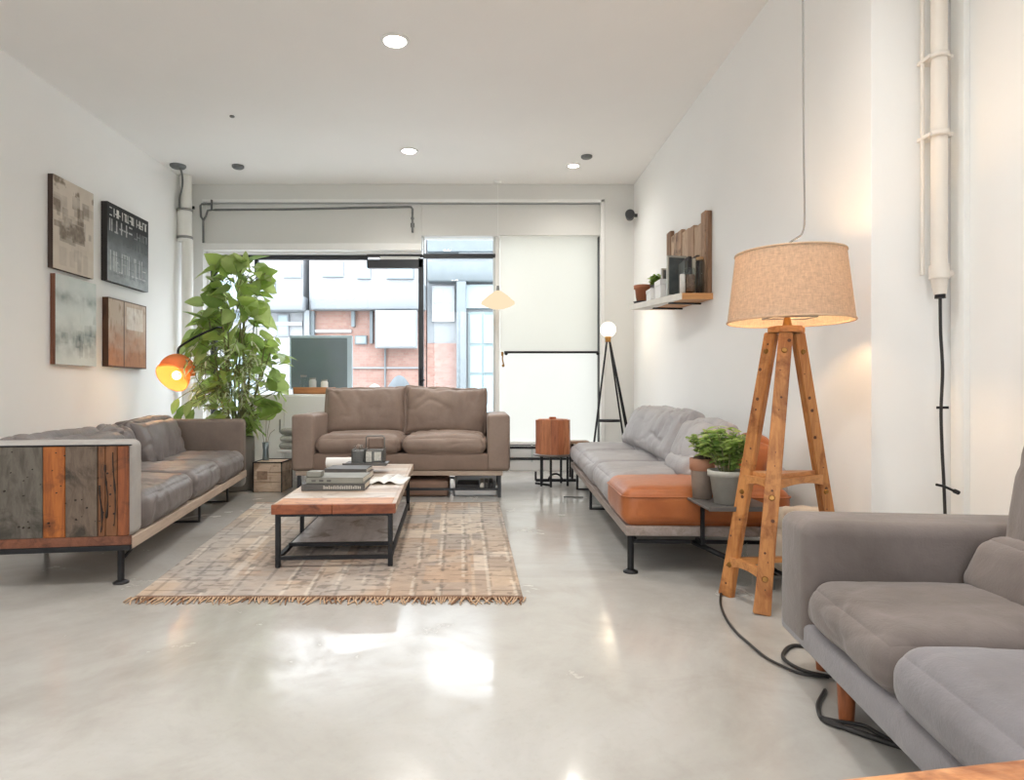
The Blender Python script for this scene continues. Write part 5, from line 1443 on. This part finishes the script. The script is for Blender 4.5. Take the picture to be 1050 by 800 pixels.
# ================================================================== wall shelf with its things
TILT = .045
def shz(y): return 1.741 + (y - 5.17) * TILT
y0, y1 = 5.17, 6.22
sf = empty('wall_shelf', (WALL_R, (y0 + y1) / 2, 1.74), 0, 'thick wooden wall shelf with a white front edge on the right wall', 'shelf')
SHW = wood('oak_shelf', C(206, 152, 100), C(170, 114, 68), 'X', 9, .5)
SHT = plain('whitewashed_shelf_front', C(226, 222, 214), .6, var=.07, vs=10)
def slab(x0, x0b, x1, t0, t1, m, nm, par, ya=y0, yb=y1):
    vs = [(x0, ya, shz(ya) - t1), (x1, ya, shz(ya) - t1), (x1, yb, shz(yb) - t1), (x0b, yb, shz(yb) - t1), (x0, ya, shz(ya) - t0), (x1, ya, shz(ya) - t0), (x1, yb, shz(yb) - t0), (x0b, yb, shz(yb) - t0)]
    return MB().add(vs, [(3, 2, 1, 0), (4, 5, 6, 7), (0, 1, 5, 4), (1, 2, 6, 5), (2, 3, 7, 6), (3, 0, 4, 7)]).build(nm, m, par, True)
slab(1.585, 1.415, WALL_R, 0, .048, SHW, 'board', sf); slab(1.573, 1.403, 1.585, -.001, .05, SHT, 'front_edge', sf, y0 + .001)
mb = MB()
for y in (5.45, 5.95): mb.bar((WALL_R - .004, y, shz(y) - .06), (1.56, y, shz(y) - .055), .03, .012)
mb.build('bracket', BLACK, sf, True)
wp = empty('plank_panel_board', (WALL_R, 5.75, 2.1), 0, 'stepped brown plank panel leaning on the wall above the shelf', 'panel')
PW = [wood('walnut_plank', C(176, 144, 118), C(144, 112, 90), 'Z', 8, .6, 8, C(86, 62, 46)), wood('light_walnut_plank', C(192, 164, 138), C(158, 128, 104), 'Z', 8, .6, 8, C(100, 74, 56)), wood('dark_walnut_plank', C(144, 112, 88), C(112, 84, 64), 'Z', 8, .6)]
for k, (a, b, zt_, m_) in enumerate(((5.185, 5.235, 2.40, 2), (5.235, 5.34, 2.415, 0), (5.34, 5.52, 2.345, 1), (5.52, 5.68, 2.37, 0), (5.68, 5.86, 2.385, 1), (5.86, 6.03, 2.42, 0), (6.03, 6.2, 2.43, 1), (6.2, 6.33, 2.49, 2))):
    MB().box((WALL_R - .035 - .006 * (k % 2), a + .002, max(shz(a), shz(b)) + .002), (WALL_R - .003, b - .002, zt_), .003, 0, 1).build('plank', PW[m_], wp, True)
TERR = plain('terracotta', C(178, 112, 80), .75, var=.1, vs=8)
def pot(mb, r, h): return mb.lathe([(.001, 0), (r * .72, 0), (r * .95, h * .78), (r * 1.08, h * .78), (r * 1.1, h), (r * .96, h), (r * .9, h * .8), (.001, h * .78)], (0, 0, 0), 28)
def on_shelf(x, y): return (x, y, shz(y) + .006)
t = empty('terracotta_pot', on_shelf(1.50, 6.12), 0, 'terracotta pot on a dark saucer at the far end of the wall shelf', 'pot')
pot(MB(), .068, .155).build('pot_body', TERR, t).location.z = .012
MB().lathe([(.001, 0), (.07, 0), (.08, .015), (.001, .012)], (0, 0, 0), 24).build('saucer', plain('dark_saucer', C(60, 58, 60), .6), t)
t = empty('small_shelf_plant', on_shelf(1.64, 6.13), 0, 'bright green plant in a grey pot behind the terracotta pot on the shelf', 'potted plant')
pot(MB(), .062, .17).build('pot', plain('blue_grey_pot', C(150, 152, 150), .6), t)
herb(t, (0, 0, .14), .13, .07, 26, .06, HT + [C(150, 190, 90)[:3]], 8, False)
for k, (x, y, sx, sy, sz, lab) in enumerate(((1.545, 5.86, .10, .16, .10, 'white storage box next to the terracotta pot on the shelf'), (1.59, 5.67, .13, .18, .155, 'larger white storage box before the picture frames on the shelf'))):
    t = empty('white_shelf_box', on_shelf(x, y), 0, lab, 'box', 'white boxes on the wall shelf')
    MB().box((-sx / 2, -sy / 2, 0), (sx / 2, sy / 2, sz * .68), .004).build('box_body', SBF, t)
    MB().box((-sx / 2 - .004, -sy / 2 - .004, sz * .68), (sx / 2 + .004, sy / 2 + .004, sz), .004).build('lid', SBF, t)
FRG = plain('grey_glass_frame_front', C(96, 104, 106), .15, var=.25, vs=9, spec=.7)
for k, (x, y, w, h, lab) in enumerate(((1.69, 5.88, .16, .29, 'small grey framed picture behind the white boxes on the shelf'), (1.645, 5.52, .18, .345, 'tall dark framed picture in the middle of the shelf'))):
    t = empty('picture_frame', on_shelf(x, y), math.radians(14 if k else 10), lab, 'picture frame')
    MB().box((-w / 2, -.01, 0), (-w / 2 + .016, .01, h), .002).box((w / 2 - .016, -.01, 0), (w / 2, .01, h), .002).box((-w / 2, -.01, 0), (w / 2, .01, .016), .002).box((-w / 2, -.01, h - .016), (w / 2, .01, h), .002).build('frame', plain('silver_frame_%d' % k, C(196, 196, 190), .4, .3), t)
    MB().box((-w / 2 + .014, -.004, .014), (w / 2 - .014, .006, h - .014)).build('picture', FRG, t)
for k, (x, w, h, c_, lab) in enumerate(((1.655, .028, .27, C(84, 88, 84), 'grey green upright book nearest the front edge of the shelf'), (1.686, .026, .30, C(56, 50, 50), 'black upright book in the shelf row'), (1.717, .028, .285, C(196, 188, 172), 'cream upright book in the shelf row'), (1.749, .028, .31, C(62, 44, 38), 'dark brown tall upright book in the shelf row'))):
    t = empty('upright_book', on_shelf(x, 5.37), 0, lab, 'book', 'upright books on the wall shelf')
    MB().box((-w / 2, -.085, 0), (w / 2, -.08, h), .002).box((-w / 2, -.085, 0), (-w / 2 + .003, .085, h), .001).box((w / 2 - .003, -.085, 0), (w / 2, .085, h), .001).build('cover', plain('book_cover_%d' % k, c_, .55), t)
    MB().box((-w / 2 + .003, -.08, .004), (w / 2 - .003, .08, h - .005)).build('pages', PAPER, t)
for k, (x, y, r, h, lab) in enumerate(((1.665, 5.235, .046, .20, 'clear glass jar of brown seeds at the near end of the shelf'), (1.745, 5.23, .032, .27, 'tall clear glass cylinder by the wall at the near end of the shelf'), (1.605, 5.225, .022, .15, 'slim white glass bottle at the near front corner of the shelf'))):
    t = empty('shelf_jar', on_shelf(x, y), 0, lab, 'jar')
    MB().lathe([(.001, 0), (r, 0), (r, h * .9), (r * .86, h), (r * .82, h), (r * .93, h * .9), (r * .93, .006), (.001, .006)], (0, 0, 0), 24).build('jar_glass', GLASSW if k < 2 else plain('white_glass', C(232, 232, 228), .3), t)
    if k == 0: MB().lathe([(.001, .008), (r * .9, .008), (r * .9, h * .72), (.001, h * .76)], (0, 0, 0), 20).build('contents', plain('brown_seeds', C(122, 98, 82), .9, var=.4, vs=70), t)
    if k == 1: MB().cyl((0, 0, h - .005), (0, 0, h + .015), r * .95, seg=20).build('stopper', plain('cork', C(180, 146, 108), .8), t)
